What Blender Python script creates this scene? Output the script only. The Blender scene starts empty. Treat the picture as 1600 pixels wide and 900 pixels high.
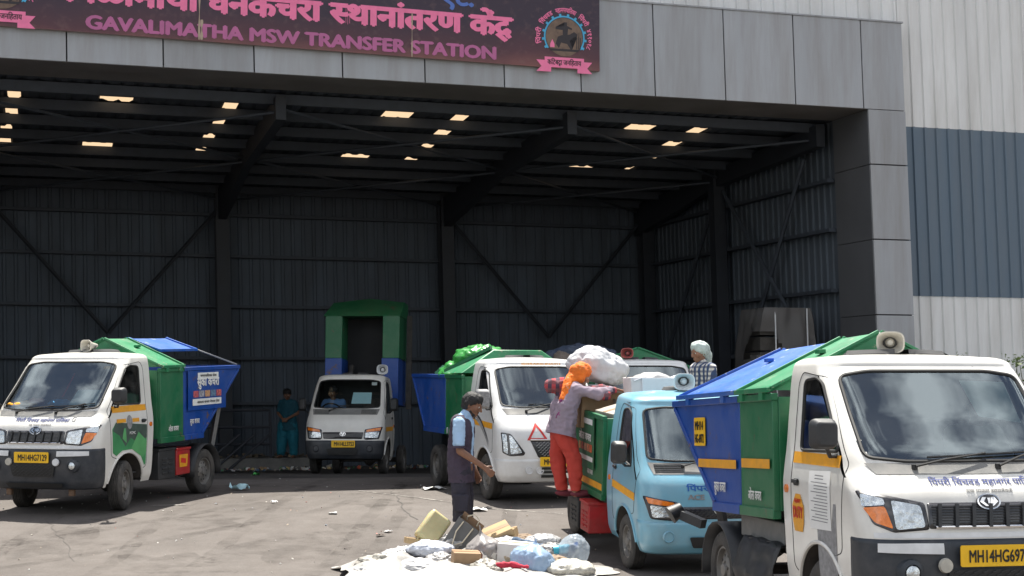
import bpy, bmesh, math, random
from mathutils import Vector, Matrix, noise
R = math.radians
random.seed(7)
sc = bpy.context.scene
COL = sc.collection
# ------------------------------------------------------------------ view helpers
FPX, CAMZ = 2400.0, 1.75
PITCH = math.atan(150 / FPX)
CP, SP = math.cos(PITCH), math.sin(PITCH)
def at(px, py, Y):
    u = (px - 800) / FPX; v = (450 - py) / FPX
    k = Y / (CP - SP * v)
    return Vector((u * k, Y, CAMZ + (SP + CP * v) * k))
GK = [(0, 0), (9, 0), (12, -.01), (15.2, -.08), (18.6, .15), (20.5, .24), (22.5, .27), (29, .07), (34, -.19), (60, -.19)]
def pchip(pts):
    xs = [p[0] for p in pts]; ys = [p[1] for p in pts]; n = len(xs)
    h = [xs[i+1]-xs[i] for i in range(n-1)]; d = [(ys[i+1]-ys[i])/h[i] for i in range(n-1)]
    m = [d[0]] + [0]*(n-2) + [d[-1]]
    for i in range(1, n-1):
        if d[i-1]*d[i] > 0:
            w1 = 2*h[i]+h[i-1]; w2 = h[i]+2*h[i-1]
            m[i] = (w1+w2)/(w1/d[i-1]+w2/d[i])
    def f(x):
        if x <= xs[0]: return ys[0]
        if x >= xs[-1]: return ys[-1]
        i = 0
        while x > xs[i+1]: i += 1
        t = (x-xs[i])/h[i]
        return ys[i]*(1+2*t)*(1-t)**2 + h[i]*m[i]*t*(1-t)**2 + ys[i+1]*t*t*(3-2*t) + h[i]*m[i+1]*t*t*(t-1)
    return f
_g = pchip(GK)
def gz(x, y):
    return _g(y)
# ------------------------------------------------------------------ materials
def nd(nt, t, **k):
    n = nt.nodes.new(t)
    for a, v in k.items():
        if a in n.inputs: n.inputs[a].default_value = v
        else: setattr(n, a, v)
    return n
def c4(c): return (c[0], c[1], c[2], 1)
_MC = {}
def mat(name, col, rough=.5, metal=0, coat=0, var=.12, scale=6, bump=0, bscale=40, dirt=None, spots=None, sub=0, stretch=None, spec=.5, rnd=0):
    """procedural surface: colour breakup, optional dirt film (colour, amount, scale) and worn spots (colour, threshold, scale)"""
    if name in _MC: return _MC[name]
    m = bpy.data.materials.new(name); m.use_nodes = True; nt = m.node_tree; L = nt.links.new
    b = nt.nodes['Principled BSDF']
    tc = nd(nt, 'ShaderNodeTexCoord'); src = tc.outputs['Object']
    if stretch:
        mp = nd(nt, 'ShaderNodeMapping'); mp.inputs['Scale'].default_value = stretch; L(src, mp.inputs[0]); src = mp.outputs[0]
    n1 = nd(nt, 'ShaderNodeTexNoise', Scale=scale, Detail=5.0, Roughness=.62); L(src, n1.inputs['Vector'])
    mx = nd(nt, 'ShaderNodeMix', data_type='RGBA')
    lo = [max(0, c*(1-var)) for c in col]; hi = [min(1, c*(1+var)) for c in col]
    mr = nd(nt, 'ShaderNodeMapRange'); mr.inputs[1].default_value = .3; mr.inputs[2].default_value = .7
    L(n1.outputs['Fac'], mr.inputs[0]); L(mr.outputs[0], mx.inputs['Factor'])
    mx.inputs['A'].default_value = c4(lo); mx.inputs['B'].default_value = c4(hi)
    out = mx.outputs['Result']
    if dirt:
        dc, am, ds = dirt
        n2 = nd(nt, 'ShaderNodeTexNoise', Scale=ds, Detail=6.0, Roughness=.7); L(src, n2.inputs['Vector'])
        r2 = nd(nt, 'ShaderNodeMapRange'); r2.inputs[1].default_value = .42; r2.inputs[2].default_value = .75; r2.inputs[4].default_value = am
        L(n2.outputs['Fac'], r2.inputs[0])
        m2 = nd(nt, 'ShaderNodeMix', data_type='RGBA'); L(r2.outputs[0], m2.inputs['Factor']); L(out, m2.inputs['A']); m2.inputs['B'].default_value = c4(dc)
        out = m2.outputs['Result']
    if spots:
        dc, th, ds = spots
        n3 = nd(nt, 'ShaderNodeTexNoise', Scale=ds, Detail=8.0, Roughness=.75); L(src, n3.inputs['Vector'])
        r3 = nd(nt, 'ShaderNodeMapRange'); r3.inputs[1].default_value = th; r3.inputs[2].default_value = th+.05
        L(n3.outputs['Fac'], r3.inputs[0])
        m3 = nd(nt, 'ShaderNodeMix', data_type='RGBA'); L(r3.outputs[0], m3.inputs['Factor']); L(out, m3.inputs['A']); m3.inputs['B'].default_value = c4(dc)
        out = m3.outputs['Result']
    if rnd:
        oi = nd(nt, 'ShaderNodeObjectInfo'); ro = nd(nt, 'ShaderNodeMapRange'); ro.inputs[3].default_value = 1-rnd; ro.inputs[4].default_value = 1+rnd; L(oi.outputs['Random'], ro.inputs[0])
        hs = nd(nt, 'ShaderNodeHueSaturation'); L(ro.outputs[0], hs.inputs['Value']); L(out, hs.inputs['Color']); out = hs.outputs[0]
    L(out, b.inputs['Base Color'])
    rr = nd(nt, 'ShaderNodeMapRange'); rr.inputs[3].default_value = max(.02, rough*.8); rr.inputs[4].default_value = min(1, rough*1.25)
    L(n1.outputs['Fac'], rr.inputs[0]); L(rr.outputs[0], b.inputs['Roughness'])
    b.inputs['Metallic'].default_value = metal
    b.inputs['Specular IOR Level'].default_value = spec
    if coat: b.inputs['Coat Weight'].default_value = coat; b.inputs['Coat Roughness'].default_value = .12
    if sub: b.inputs['Subsurface Weight'].default_value = sub; b.inputs['Subsurface Scale'].default_value = .02
    if bump:
        nb = nd(nt, 'ShaderNodeTexNoise', Scale=bscale, Detail=5.0); L(src, nb.inputs['Vector'])
        bp = nd(nt, 'ShaderNodeBump'); bp.inputs['Strength'].default_value = bump; bp.inputs['Distance'].default_value = .02
        L(nb.outputs['Fac'], bp.inputs['Height']); L(bp.outputs[0], b.inputs['Normal'])
    _MC[name] = m
    return m
def glass(name, tint, ior=1.7, dust=.04):
    m = bpy.data.materials.new(name); m.use_nodes = True; nt = m.node_tree; L = nt.links.new; nt.nodes.clear()
    o = nd(nt, 'ShaderNodeOutputMaterial'); t = nd(nt, 'ShaderNodeBsdfTransparent'); t.inputs[0].default_value = c4(tint)
    g = nd(nt, 'ShaderNodeBsdfGlossy'); g.inputs['Roughness'].default_value = .03; g.inputs[0].default_value = (.80, .93, 1, 1)
    fr = nd(nt, 'ShaderNodeFresnel', IOR=ior); mx = nd(nt, 'ShaderNodeMixShader')
    L(fr.outputs[0], mx.inputs[0]); L(t.outputs[0], mx.inputs[1]); L(g.outputs[0], mx.inputs[2])
    df = nd(nt, 'ShaderNodeBsdfDiffuse'); df.inputs[0].default_value = (.5, .48, .44, 1)
    tc = nd(nt, 'ShaderNodeTexCoord'); n = nd(nt, 'ShaderNodeTexNoise', Scale=7.0, Detail=6.0); L(tc.outputs['Object'], n.inputs['Vector'])
    mr = nd(nt, 'ShaderNodeMapRange'); mr.inputs[1].default_value = .35; mr.inputs[2].default_value = .8; mr.inputs[4].default_value = dust*2
    L(n.outputs['Fac'], mr.inputs[0])
    m2 = nd(nt, 'ShaderNodeMixShader'); L(mr.outputs[0], m2.inputs[0]); L(mx.outputs[0], m2.inputs[1]); L(df.outputs[0], m2.inputs[2])
    L(m2.outputs[0], o.inputs[0]); return m
def film(name, col, opac, rough=.25):
    """thin see-through plastic"""
    m = bpy.data.materials.new(name); m.use_nodes = True; nt = m.node_tree; L = nt.links.new; nt.nodes.clear()
    o = nd(nt, 'ShaderNodeOutputMaterial'); t = nd(nt, 'ShaderNodeBsdfTransparent'); t.inputs[0].default_value = c4([min(1, .5+c*.6) for c in col])
    d = nd(nt, 'ShaderNodeBsdfTranslucent'); d.inputs[0].default_value = c4(col)
    p = nd(nt, 'ShaderNodeBsdfPrincipled'); p.inputs['Base Color'].default_value = c4(col); p.inputs['Roughness'].default_value = rough
    a = nd(nt, 'ShaderNodeMixShader'); a.inputs[0].default_value = .3; L(p.outputs[0], a.inputs[1]); L(d.outputs[0], a.inputs[2])
    b = nd(nt, 'ShaderNodeMixShader'); b.inputs[0].default_value = opac; L(t.outputs[0], b.inputs[1]); L(a.outputs[0], b.inputs[2])
    L(b.outputs[0], o.inputs[0]); return m
# ------------------------------------------------------------------ mesh builder
class MB:
    def __init__(s): s.bm = bmesh.new()
    def poly(s, pts):
        return s.bm.faces.new([s.bm.verts.new(p) for p in pts])
    def box(s, c, d, rot=None):
        c = Vector(c); h = Vector(d)*.5
        M = rot if rot else Matrix.Identity(3)
        v = [s.bm.verts.new(c + M @ Vector((x*h.x, y*h.y, z*h.z))) for x in (-1, 1) for y in (-1, 1) for z in (-1, 1)]
        for f in ((0,1,3,2), (4,6,7,5), (0,4,5,1), (2,3,7,6), (0,2,6,4), (1,5,7,3)): s.bm.faces.new([v[i] for i in f])
        return s
    def bar(s, a, b, w, h, up=(0,0,1)):
        a = Vector(a); b = Vector(b); d = (b-a); L = d.length; d.normalize(); up = Vector(up)
        x = d.cross(up)
        if x.length < 1e-4: x = d.cross(Vector((1,0,0)))
        x.normalize(); z = x.cross(d)
        M = Matrix((x, d, z)).transposed()
        return s.box((a+b)/2, (w, L, h), M)
    def prism(s, poly, fn, a, b):
        """poly: 2D points; fn(p, q, k) -> 3D; extruded from k=a to k=b"""
        A = [s.bm.verts.new(fn(p, q, a)) for p, q in poly]; B = [s.bm.verts.new(fn(p, q, b)) for p, q in poly]
        n = len(poly)
        s.bm.faces.new(A[::-1]); s.bm.faces.new(B)
        for i in range(n): s.bm.faces.new((A[i], A[(i+1) % n], B[(i+1) % n], B[i]))
        return s
    def tube(s, pts, r, n=8, closed=False, cap=True):
        pts = [Vector(p) for p in pts]; N = len(pts); rings = []; prev = None
        rr = r if isinstance(r, (list, tuple)) else [r]*N
        for i, p in enumerate(pts):
            t = (pts[(i+1) % N]-pts[i-1]) if closed else (pts[min(i+1, N-1)]-pts[max(i-1, 0)])
            if t.length < 1e-9: t = Vector((0,0,1))
            t.normalize()
            if prev is None:
                u = t.orthogonal().normalized()
            else:
                u = prev - t*prev.dot(t)
                u = u.normalized() if u.length > 1e-5 else t.orthogonal().normalized()
            prev = u; w = t.cross(u)
            rings.append([s.bm.verts.new(p+(u*math.cos(a)+w*math.sin(a))*rr[i]) for a in [2*math.pi*k/n for k in range(n)]])
        for i in range(N if closed else N-1):
            A, B = rings[i], rings[(i+1) % N]
            for k in range(n): s.bm.faces.new((A[k], A[(k+1) % n], B[(k+1) % n], B[k]))
        if cap and not closed: s.bm.faces.new(rings[0][::-1]); s.bm.faces.new(rings[-1])
        return s
    def lathe(s, prof, n=24, M=None, closed=False):
        """prof: (r, z) along local Z, placed by matrix M"""
        M = M or Matrix.Identity(4); rings = []
        for r, z in prof:
            if r < 1e-6: rings.append([s.bm.verts.new(M @ Vector((0,0,z)))])
            else: rings.append([s.bm.verts.new(M @ Vector((r*math.cos(2*math.pi*k/n), r*math.sin(2*math.pi*k/n), z))) for k in range(n)])
        seq = list(zip(rings, rings[1:])) + ([(rings[-1], rings[0])] if closed else [])
        for A, B in seq:
            for k in range(n):
                k2 = (k+1) % n
                if len(A) == 1 and len(B) == 1: continue
                if len(A) == 1: s.bm.faces.new((A[0], B[k], B[k2]))
                elif len(B) == 1: s.bm.faces.new((A[k], A[k2], B[0]))
                else: s.bm.faces.new((A[k], A[k2], B[k2], B[k]))
        return s
    def grid(s, fn, nu, nv, keep=None):
        V = [[s.bm.verts.new(fn(i/nu, j/nv)) for j in range(nv+1)] for i in range(nu+1)]
        for i in range(nu):
            for j in range(nv):
                if keep is None or keep((i+.5)/nu, (j+.5)/nv):
                    s.bm.faces.new((V[i][j], V[i+1][j], V[i+1][j+1], V[i][j+1]))
        return s
    def ball(s, c, r, sub=2, sc3=(1,1,1), M=None):
        t = Matrix.Translation(Vector(c)) @ (M or Matrix.Identity(4)) @ Matrix.Diagonal((r*sc3[0], r*sc3[1], r*sc3[2], 1))
        bmesh.ops.create_icosphere(s.bm, subdivisions=sub, radius=1, matrix=t); return s
    def add_mesh(s, me, fn=None):
        n0 = len(s.bm.verts); s.bm.from_mesh(me); s.bm.verts.ensure_lookup_table()
        if fn:
            for v in s.bm.verts[n0:]: v.co = fn(v.co)
        return s
    def recalc(s): bmesh.ops.recalc_face_normals(s.bm, faces=s.bm.faces); return s
    def build(s, name, m, parent=None, ang=35, bevel=0, recalc=True, solid=0, loc=None, merge=False):
        if merge: bmesh.ops.remove_doubles(s.bm, verts=s.bm.verts, dist=.0004)
        if recalc and s.bm.faces: bmesh.ops.recalc_face_normals(s.bm, faces=s.bm.faces)
        me = bpy.data.meshes.new(name); s.bm.to_mesh(me); s.bm.free()
        if ang:
            me.polygons.foreach_set('use_smooth', [True]*len(me.polygons)); me.set_sharp_from_angle(angle=R(ang))
        if m: me.materials.append(m)
        o = bpy.data.objects.new(name, me); COL.objects.link(o)
        if parent: o.parent = parent
        if loc is not None: o.location = loc
        if solid:
            d = o.modifiers.new('solid', 'SOLIDIFY'); d.thickness = solid; d.offset = -1
        if bevel:
            d = o.modifiers.new('bevel', 'BEVEL'); d.width = bevel; d.segments = 2; d.limit_method = 'ANGLE'; d.angle_limit = R(35)
        return o
def tag(o, label=None, cat=None, group=None, kind=None):
    for k, v in (('label', label), ('category', cat), ('group', group), ('kind', kind)):
        if v: o[k] = v
    return o
def empty(name, loc, rot=(0,0,0), label=None, cat=None, group=None):
    o = bpy.data.objects.new(name, None); COL.objects.link(o); o.location = loc; o.rotation_euler = rot
    o.empty_display_size = .2
    return tag(o, label, cat, group)
def patch2d(poly, cell):
    """exact triangulated polygon cut along a grid -> bmesh in the plane"""
    bm = bmesh.new(); f = bm.faces.new([bm.verts.new((p[0], p[1], 0)) for p in poly])
    bmesh.ops.triangulate(bm, faces=[f])
    xs = [p[0] for p in poly]; ys = [p[1] for p in poly]
    for ax, a, b in ((0, min(xs), max(xs)), (1, min(ys), max(ys))):
        n = int((b-a)/cell)
        for i in range(1, n+1):
            co = [0,0,0]; co[ax] = a+(b-a)*i/(n+1); no = [0,0,0]; no[ax] = 1
            bmesh.ops.bisect_plane(bm, geom=bm.verts[:]+bm.edges[:]+bm.faces[:], plane_co=co, plane_no=no)
    return bm
def drape(mb, poly, fn, cell=.04):
    bm = patch2d(poly, cell)
    if fn:
        for v in bm.verts: v.co = fn(v.co.x, v.co.y)
    me = bpy.data.meshes.new('tmp'); bm.to_mesh(me); bm.free(); mb.bm.from_mesh(me); bpy.data.meshes.remove(me); return mb
def rrect(x0, y0, x1, y1, r, n=4):
    P = []
    for cx, cy, a in ((x1-r, y1-r, 0), (x0+r, y1-r, 90), (x0+r, y0+r, 180), (x1-r, y0+r, 270)):
        for k in range(n+1): P.append((cx+r*math.cos(R(a+90*k/n)), cy+r*math.sin(R(a+90*k/n))))
    return P
def roundpoly(pts, r, n=4):
    out = []; N = len(pts)
    for i in range(N):
        p = Vector(pts[i]); a = Vector(pts[i-1]); b = Vector(pts[(i+1) % N])
        rr = min(r, (a-p).length*.45, (b-p).length*.45)
        A = p+(a-p).normalized()*rr; B = p+(b-p).normalized()*rr
        for k in range(n+1):
            t = k/n; out.append(tuple(A*(1-t)**2+p*2*t*(1-t)+B*t*t))
    return out
def circ(x, y, r, n=20, ry=None): return [(x+r*math.cos(2*math.pi*k/n), y+(ry or r)*math.sin(2*math.pi*k/n)) for k in range(n)]
# ------------------------------------------------------------------ lettering
def _glyphs(s):
    c = bpy.data.curves.new('t', 'FONT'); c.body = s; c.resolution_u = 3
    o = bpy.data.objects.new('t', c); COL.objects.link(o)
    dg = bpy.context.evaluated_depsgraph_get(); dg.update()
    me = bpy.data.meshes.new_from_object(o.evaluated_get(dg))
    bpy.data.objects.remove(o); bpy.data.curves.remove(c)
    return me
def _ext(me):
    xs = [v.co.x for v in me.vertices]; return (min(xs), max(xs)) if xs else (0, 0)
def _adv(s):
    a = _ext(_glyphs('क'+s+'क'))[1]; b = _ext(_glyphs('क'))[1]
    return a-b-(_ext(_glyphs('कक'))[1]-b) + 0 if False else a-b-0.0
_ADV1 = None
def text_bm(s, bold=0.0, xs=1.0):
    """words as a flat bmesh, 1 unit = font size; '<' = half form of sa + next, '>' = subscript ra stroke, '^' = joined dha under da"""
    bm = bmesh.new(); x = 0.0; run = ''
    def put(me, dx, sx=1, sy=1, dy=0):
        n0 = len(bm.verts); bm.from_mesh(me); bm.verts.ensure_lookup_table()
        for v in bm.verts[n0:]: v.co = Vector((v.co.x*sx+dx, v.co.y*sy+dy, 0))
    adv = lambda q: _ext(_glyphs('क'+q+'क'))[1]-_ext(_glyphs('कक'))[1]
    toks = []
    for ch in s:
        if ch in '<>^': toks.append(run); toks.append(ch); run = ''
        else: run += ch
    toks.append(run)
    for t in toks:
        if not t: continue
        if t == '<':
            me = _glyphs('स'); b2 = bmesh.new(); b2.from_mesh(me); w = adv('स'); cut = w-.16
            bmesh.ops.bisect_plane(b2, geom=b2.verts[:]+b2.edges[:]+b2.faces[:], plane_co=(cut,0,0), plane_no=(1,0,0), clear_outer=True)
            m2 = bpy.data.meshes.new('h'); b2.to_mesh(m2); b2.free(); put(m2, x); x += cut-.02
        elif t == '>':
            n = [bm.verts.new((x+a, b, 0)) for a, b in ((-.46, .02), (-.40, .08), (-.16, -.12), (-.22, -.18))]; bm.faces.new(n)
        elif t == '^':
            put(_glyphs('ध'), x-.42, .5, .42, -.22)
        else:
            put(_glyphs(t), x); x += adv(t)
    if bold:
        base = bpy.data.meshes.new('b'); bm.to_mesh(base)
        for k, (a, b) in enumerate(((1,0), (-1,0), (0,1), (0,-1))):
            n0 = len(bm.verts); bm.from_mesh(base); bm.verts.ensure_lookup_table()
            for v in bm.verts[n0:]: v.co += Vector((a*bold, b*bold*.7, .004*(k+1)))
    return bm
def letters(mb, s, fn, x0, y0, w=None, h=None, bold=0, size=None, align='C', lift=.0006):
    """s placed in 2D around (x0,y0) scaled to width w (and height h of the bbox) then mapped by fn(x,y,extra)"""
    bm = text_bm(s, bold)
    X = [v.co.x for v in bm.verts]; Y = [v.co.y for v in bm.verts]
    ax, bx, ay, by = min(X), max(X), min(Y), max(Y)
    sx = w/(bx-ax) if w else (size or 1); sy = (h/(by-ay)) if h else (size or sx)
    ox = {'C': (ax+bx)/2, 'L': ax, 'R': bx}[align]
    for v in bm.verts:
        e = v.co.z/.004*lift
        v.co = fn(x0+(v.co.x-ox)*sx, y0+(v.co.y-(ay if h else 0))*sy, e)
    me = bpy.data.meshes.new('tx'); bm.to_mesh(me); bm.free(); mb.bm.from_mesh(me); bpy.data.meshes.remove(me); return mb
# ------------------------------------------------------------------ camera, sky, sun
cam = bpy.data.cameras.new('camera'); cam.lens = FPX/1600*36; cam.sensor_width = 36; cam.clip_end = 2000; cam.clip_start = .05
co = bpy.data.objects.new('camera', cam); COL.objects.link(co); co.location = (0, 0, CAMZ); co.rotation_euler = (R(90)+PITCH, 0, 0); sc.camera = co
A17 = R(17.0); UX, UY = math.cos(A17), math.sin(A17); DX, DY = -UY, UX
KY = 24.2; PX0, PY0 = (178-800)/FPX*KY, KY
SHEAR = .029
def FW(u, t, z):
    k = u-SHEAR*z
    return Vector((PX0+k*UX+t*DX, PY0+k*UY+t*DY, z))
def FM(u, t, z): return FW(u+SHEAR*z, t, z)          # u as seen at height z
def ray_roof(px, py, zfun):
    d = at(px, py, 10.0)-Vector((0,0,CAMZ)); lo, hi = .5, 8
    for _ in range(50):
        k = (lo+hi)/2; p = Vector((0,0,CAMZ))+d*k
        t = (p.x-PX0)*DX+(p.y-PY0)*DY
        if p.z < zfun(t): lo = k
        else: hi = k
    return (p.x-PX0)*UX+(p.y-PY0)*UY+SHEAR*p.z, t, p.z
SUN_EL, = (R(68),)
sdir = Vector((DX*.95+UX*.22, DY*.95+UY*.22, 0)).normalized()
sdir = Vector((sdir.x*math.cos(SUN_EL), sdir.y*math.cos(SUN_EL), math.sin(SUN_EL)))
w = bpy.data.worlds.new('World'); sc.world = w; w.use_nodes = True; nt = w.node_tree; L = nt.links.new
bg = nt.nodes['Background']; sky = nd(nt, 'ShaderNodeTexSky', sky_type='NISHITA'); sky.sun_disc = False
sky.sun_elevation = SUN_EL; sky.sun_rotation = math.atan2(sdir.x, sdir.y); sky.air_density = 1.2; sky.dust_density = 2.0
tc = nd(nt, 'ShaderNodeTexCoord'); mp = nd(nt, 'ShaderNodeMapping'); mp.inputs['Scale'].default_value = (1, 1, 2.2); L(tc.outputs['Generated'], mp.inputs[0])
cn = nd(nt, 'ShaderNodeTexNoise', Scale=4.2, Detail=9.0, Roughness=.55); L(mp.outputs[0], cn.inputs['Vector'])
cr = nd(nt, 'ShaderNodeMapRange'); cr.inputs[1].default_value = .47; cr.inputs[2].default_value = .62; cr.inputs[4].default_value = .85; L(cn.outputs['Fac'], cr.inputs[0])
cm = nd(nt, 'ShaderNodeMix', data_type='RGBA'); L(cr.outputs[0], cm.inputs['Factor']); L(sky.outputs[0], cm.inputs['A']); cm.inputs['B'].default_value = (27, 26.8, 26.5, 1)
L(cm.outputs['Result'], bg.inputs['Color']); bg.inputs['Strength'].default_value = .052
sl = bpy.data.lights.new('sun', 'SUN'); sl.energy = 5.0; sl.angle = R(.55); sl.color = (1, .955, .87)
so = bpy.data.objects.new('sun', sl); COL.objects.link(so); so.location = (0, 10, 40); so.rotation_euler = (-sdir).to_track_quat('-Z', 'Y').to_euler()
sc.view_settings.view_transform = 'Standard'; sc.view_settings.look = 'None'; sc.view_settings.exposure = 1.05; sc.view_settings.gamma = 1
sc.render.engine = 'CYCLES'; sc.cycles.use_denoising = True; sc.cycles.max_bounces = 7; sc.cycles.transparent_max_bounces = 16
sc.cycles.sample_clamp_indirect = 6; sc.cycles.caustics_reflective = False; sc.cycles.caustics_refractive = False
# ------------------------------------------------------------------ ground
def asphalt():
    m = bpy.data.materials.new('worn asphalt'); m.use_nodes = True; nt = m.node_tree; L = nt.links.new; b = nt.nodes['Principled BSDF']
    tc = nd(nt, 'ShaderNodeTexCoord'); o = tc.outputs['Object']
    def ns(s, d=6., r=.6, st=None):
        src = o
        if st:
            mp = nd(nt, 'ShaderNodeMapping'); mp.inputs['Scale'].default_value = st; mp.inputs['Rotation'].default_value = (0, 0, -.3); L(o, mp.inputs[0]); src = mp.outputs[0]
        n = nd(nt, 'ShaderNodeTexNoise', Scale=s, Detail=d, Roughness=r); L(src, n.inputs['Vector']); return n.outputs['Fac']
    def rng(x, a, c, lo=0., hi=1.):
        r = nd(nt, 'ShaderNodeMapRange'); r.inputs[1].default_value = a; r.inputs[2].default_value = c; r.inputs[3].default_value = lo; r.inputs[4].default_value = hi; L(x, r.inputs[0]); return r.outputs[0]
    def mix(f, A, B):
        x = nd(nt, 'ShaderNodeMix', data_type='RGBA'); L(f, x.inputs['Factor'])
        for k, v in (('A', A), ('B', B)):
            if isinstance(v, tuple): x.inputs[k].default_value = c4(v)
            else: L(v, x.inputs[k])
        return x.outputs['Result']
    c = mix(rng(ns(.35), .3, .7), (.098, .085, .077), (.142, .126, .115))
    c = mix(rng(ns(1.3, 7., .65, (1, .35, 1)), .48, .72, 0, .5), c, (.064, .056, .051))
    c = mix(rng(ns(1.5, 8., .7), .60, .68, 0, .6), c, (.052, .046, .042))
    c = mix(rng(ns(60., 4., .7), .52, .7, 0, .5), c, (.165, .148, .135))
    c = mix(rng(ns(110., 2., .5), .55, .68, 0, .6), c, (.05, .046, .042))
    c = mix(rng(ns(9., 8., .8), .69, .71, 0, .8), c, (.30, .285, .265))
    L(c, b.inputs['Base Color']); L(rng(ns(3.), .3, .7, .72, .95), b.inputs['Roughness']); b.inputs['Specular IOR Level'].default_value = .3
    bp = nd(nt, 'ShaderNodeBump'); bp.inputs['Strength'].default_value = .5; bp.inputs['Distance'].default_value = .012
    L(ns(75., 5., .7), bp.inputs['Height']); L(bp.outputs[0], b.inputs['Normal']); return m
mb = MB()
ys = [-80, -40, -15, -5, 0, 4, 8]+[8+.5*i for i in range(1, 61)]+[42, 50, 70, 110, 200, 400]; xs = [-300, -120, -50, -25]+[-20+2*i for i in range(21)]+[25, 50, 120, 300]
VV = [[mb.bm.verts.new((x, y, gz(x, y))) for y in ys] for x in xs]
for i in range(len(xs)-1):
    for j in range(len(ys)-1): mb.bm.faces.new((VV[i][j], VV[i+1][j], VV[i+1][j+1], VV[i][j+1]))
tag(mb.build('ground', asphalt(), ang=60), kind='structure')
def ground_strip(name, pts, wd, m, lift=.005, jit=0., kind='structure'):
    mb = MB(); prev = None; P = []
    for (x0, y0), (x1, y1) in zip(pts, pts[1:]):
        n = max(1, int(math.hypot(x1-x0, y1-y0)/.15))
        P += [(x0+(x1-x0)*k/n, y0+(y1-y0)*k/n) for k in range(n)]
    P.append(pts[-1])
    for i, (x, y) in enumerate(P):
        a = P[max(i-1, 0)]; b = P[min(i+1, len(P)-1)]; d = Vector((b[0]-a[0], b[1]-a[1], 0)).normalized(); nrm = Vector((-d.y, d.x, 0))
        j = random.uniform(-jit, jit); h = wd*.5*(random.uniform(.35, 1.3) if jit else random.uniform(.75, 1.1))
        q = [Vector((x, y, 0))+nrm*(j+s*h) for s in (-1, 1)]
        row = [mb.bm.verts.new((v.x, v.y, gz(v.x, v.y)+lift)) for v in q]
        if prev: mb.bm.faces.new((prev[0], prev[1], row[1], row[0]))
        prev = row
    return tag(mb.build(name, m), kind=kind)
M_line = mat('worn white road paint', (.36, .34, .31), .85, var=.3, scale=12, spots=((.15, .135, .125), .47, 7))
M_crack = mat('crack filler', (.065, .058, .053), .9)
def gpt(px, py, Y=None):
    Y = 12.
    for _ in range(60):
        p = at(px, py, Y); e = p.z-gz(p.x, Y)
        Y *= 1+max(-.05, min(.05, e*.12))
    return (p.x, Y)
ground_strip('painted_line', [gpt(690, 783), gpt(760, 795), gpt(880, 803)], .04, M_line, .005, .012)
ground_strip('painted_line', [gpt(560, 767), gpt(690, 783)], .035, M_line)
ground_strip('crack', [gpt(612, 768), gpt(632, 795), gpt(650, 812)], .018, M_crack, .004, .03)
ground_strip('crack', [gpt(75, 815), gpt(102, 850), gpt(118, 878)], .009, M_crack, .004, .03)
ground_strip('painted_line', [gpt(235, 790), gpt(290, 789)], .06, M_line, .0045, .01)
def track_mat():
    m = bpy.data.materials.new('tyre dirt film'); m.use_nodes = True; nt = m.node_tree; L = nt.links.new; nt.nodes.clear(); o = nd(nt, 'ShaderNodeOutputMaterial'); t = nd(nt, 'ShaderNodeBsdfTransparent'); d = nd(nt, 'ShaderNodeBsdfDiffuse'); d.inputs[0].default_value = (.028, .025, .023, 1)
    tc = nd(nt, 'ShaderNodeTexCoord'); n = nd(nt, 'ShaderNodeTexNoise', Scale=2.2, Detail=8.0, Roughness=.75); L(tc.outputs['Object'], n.inputs['Vector']); r = nd(nt, 'ShaderNodeMapRange'); r.inputs[1].default_value = .42; r.inputs[2].default_value = .72; r.inputs[4].default_value = .24; L(n.outputs['Fac'], r.inputs[0])
    x = nd(nt, 'ShaderNodeMixShader'); L(r.outputs[0], x.inputs[0]); L(t.outputs[0], x.inputs[1]); L(d.outputs[0], x.inputs[2]); L(x.outputs[0], o.inputs[0]); return m
M_trk = track_mat()
for k, P in enumerate(([(-6.2, 7), (-4.6, 13), (-4.9, 19.4), (-4.2, 24)], [(-3.4, 8), (-2.6, 14), (-2.3, 20), (-2.2, 29)], [(.6, 9), (-.9, 15), (-.6, 20), (-1.5, 26)], [(-8, 12), (-5, 16.5), (-3, 19), (-1.8, 24)])):
    for dx in (-.66, .66):
        Q = []
        for i in range(len(P)-1):
            for t in range(6):
                a, b = P[i], P[i+1]; Q.append((a[0]+(b[0]-a[0])*t/6+dx, a[1]+(b[1]-a[1])*t/6))
        for _ in range(3): Q = [Q[0]]+[((Q[i-1][0]+Q[i+1][0]+2*Q[i][0])/4, (Q[i-1][1]+Q[i+1][1]+2*Q[i][1])/4) for i in range(1, len(Q)-1)]+[Q[-1]]
        ground_strip('tyre_track', Q, .19, M_trk, .0025+.0006*k+.0003*(dx > 0))
def stain_mat(): return M_trk
for k, (px, py, r_) in enumerate(((90, 850, .8), (330, 815, .55), (470, 860, .9), (250, 878, .7), (600, 785, .5), (420, 790, .45), (150, 815, .5), (540, 830, .5), (1010, 880, .6))):
    x, y = gpt(px, py); mb = MB(); n = 36; V = []
    for i in range(n):
        a = 2*math.pi*i/n; q = r_*(.7+.5*noise.noise(Vector((math.cos(a)*1.6+k*5, math.sin(a)*1.6, k)))); V.append((x+q*math.cos(a), y+q*1.3*math.sin(a)))
    c = mb.bm.verts.new((x, y, gz(x, y)+.0018)); W_ = [mb.bm.verts.new((a, b, gz(a, b)+.0018+.0001*k)) for a, b in V]
    for i in range(n): mb.bm.faces.new((c, W_[i], W_[(i+1) % n]))
    tag(mb.build('oil_stain', M_trk), kind='structure')
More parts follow.
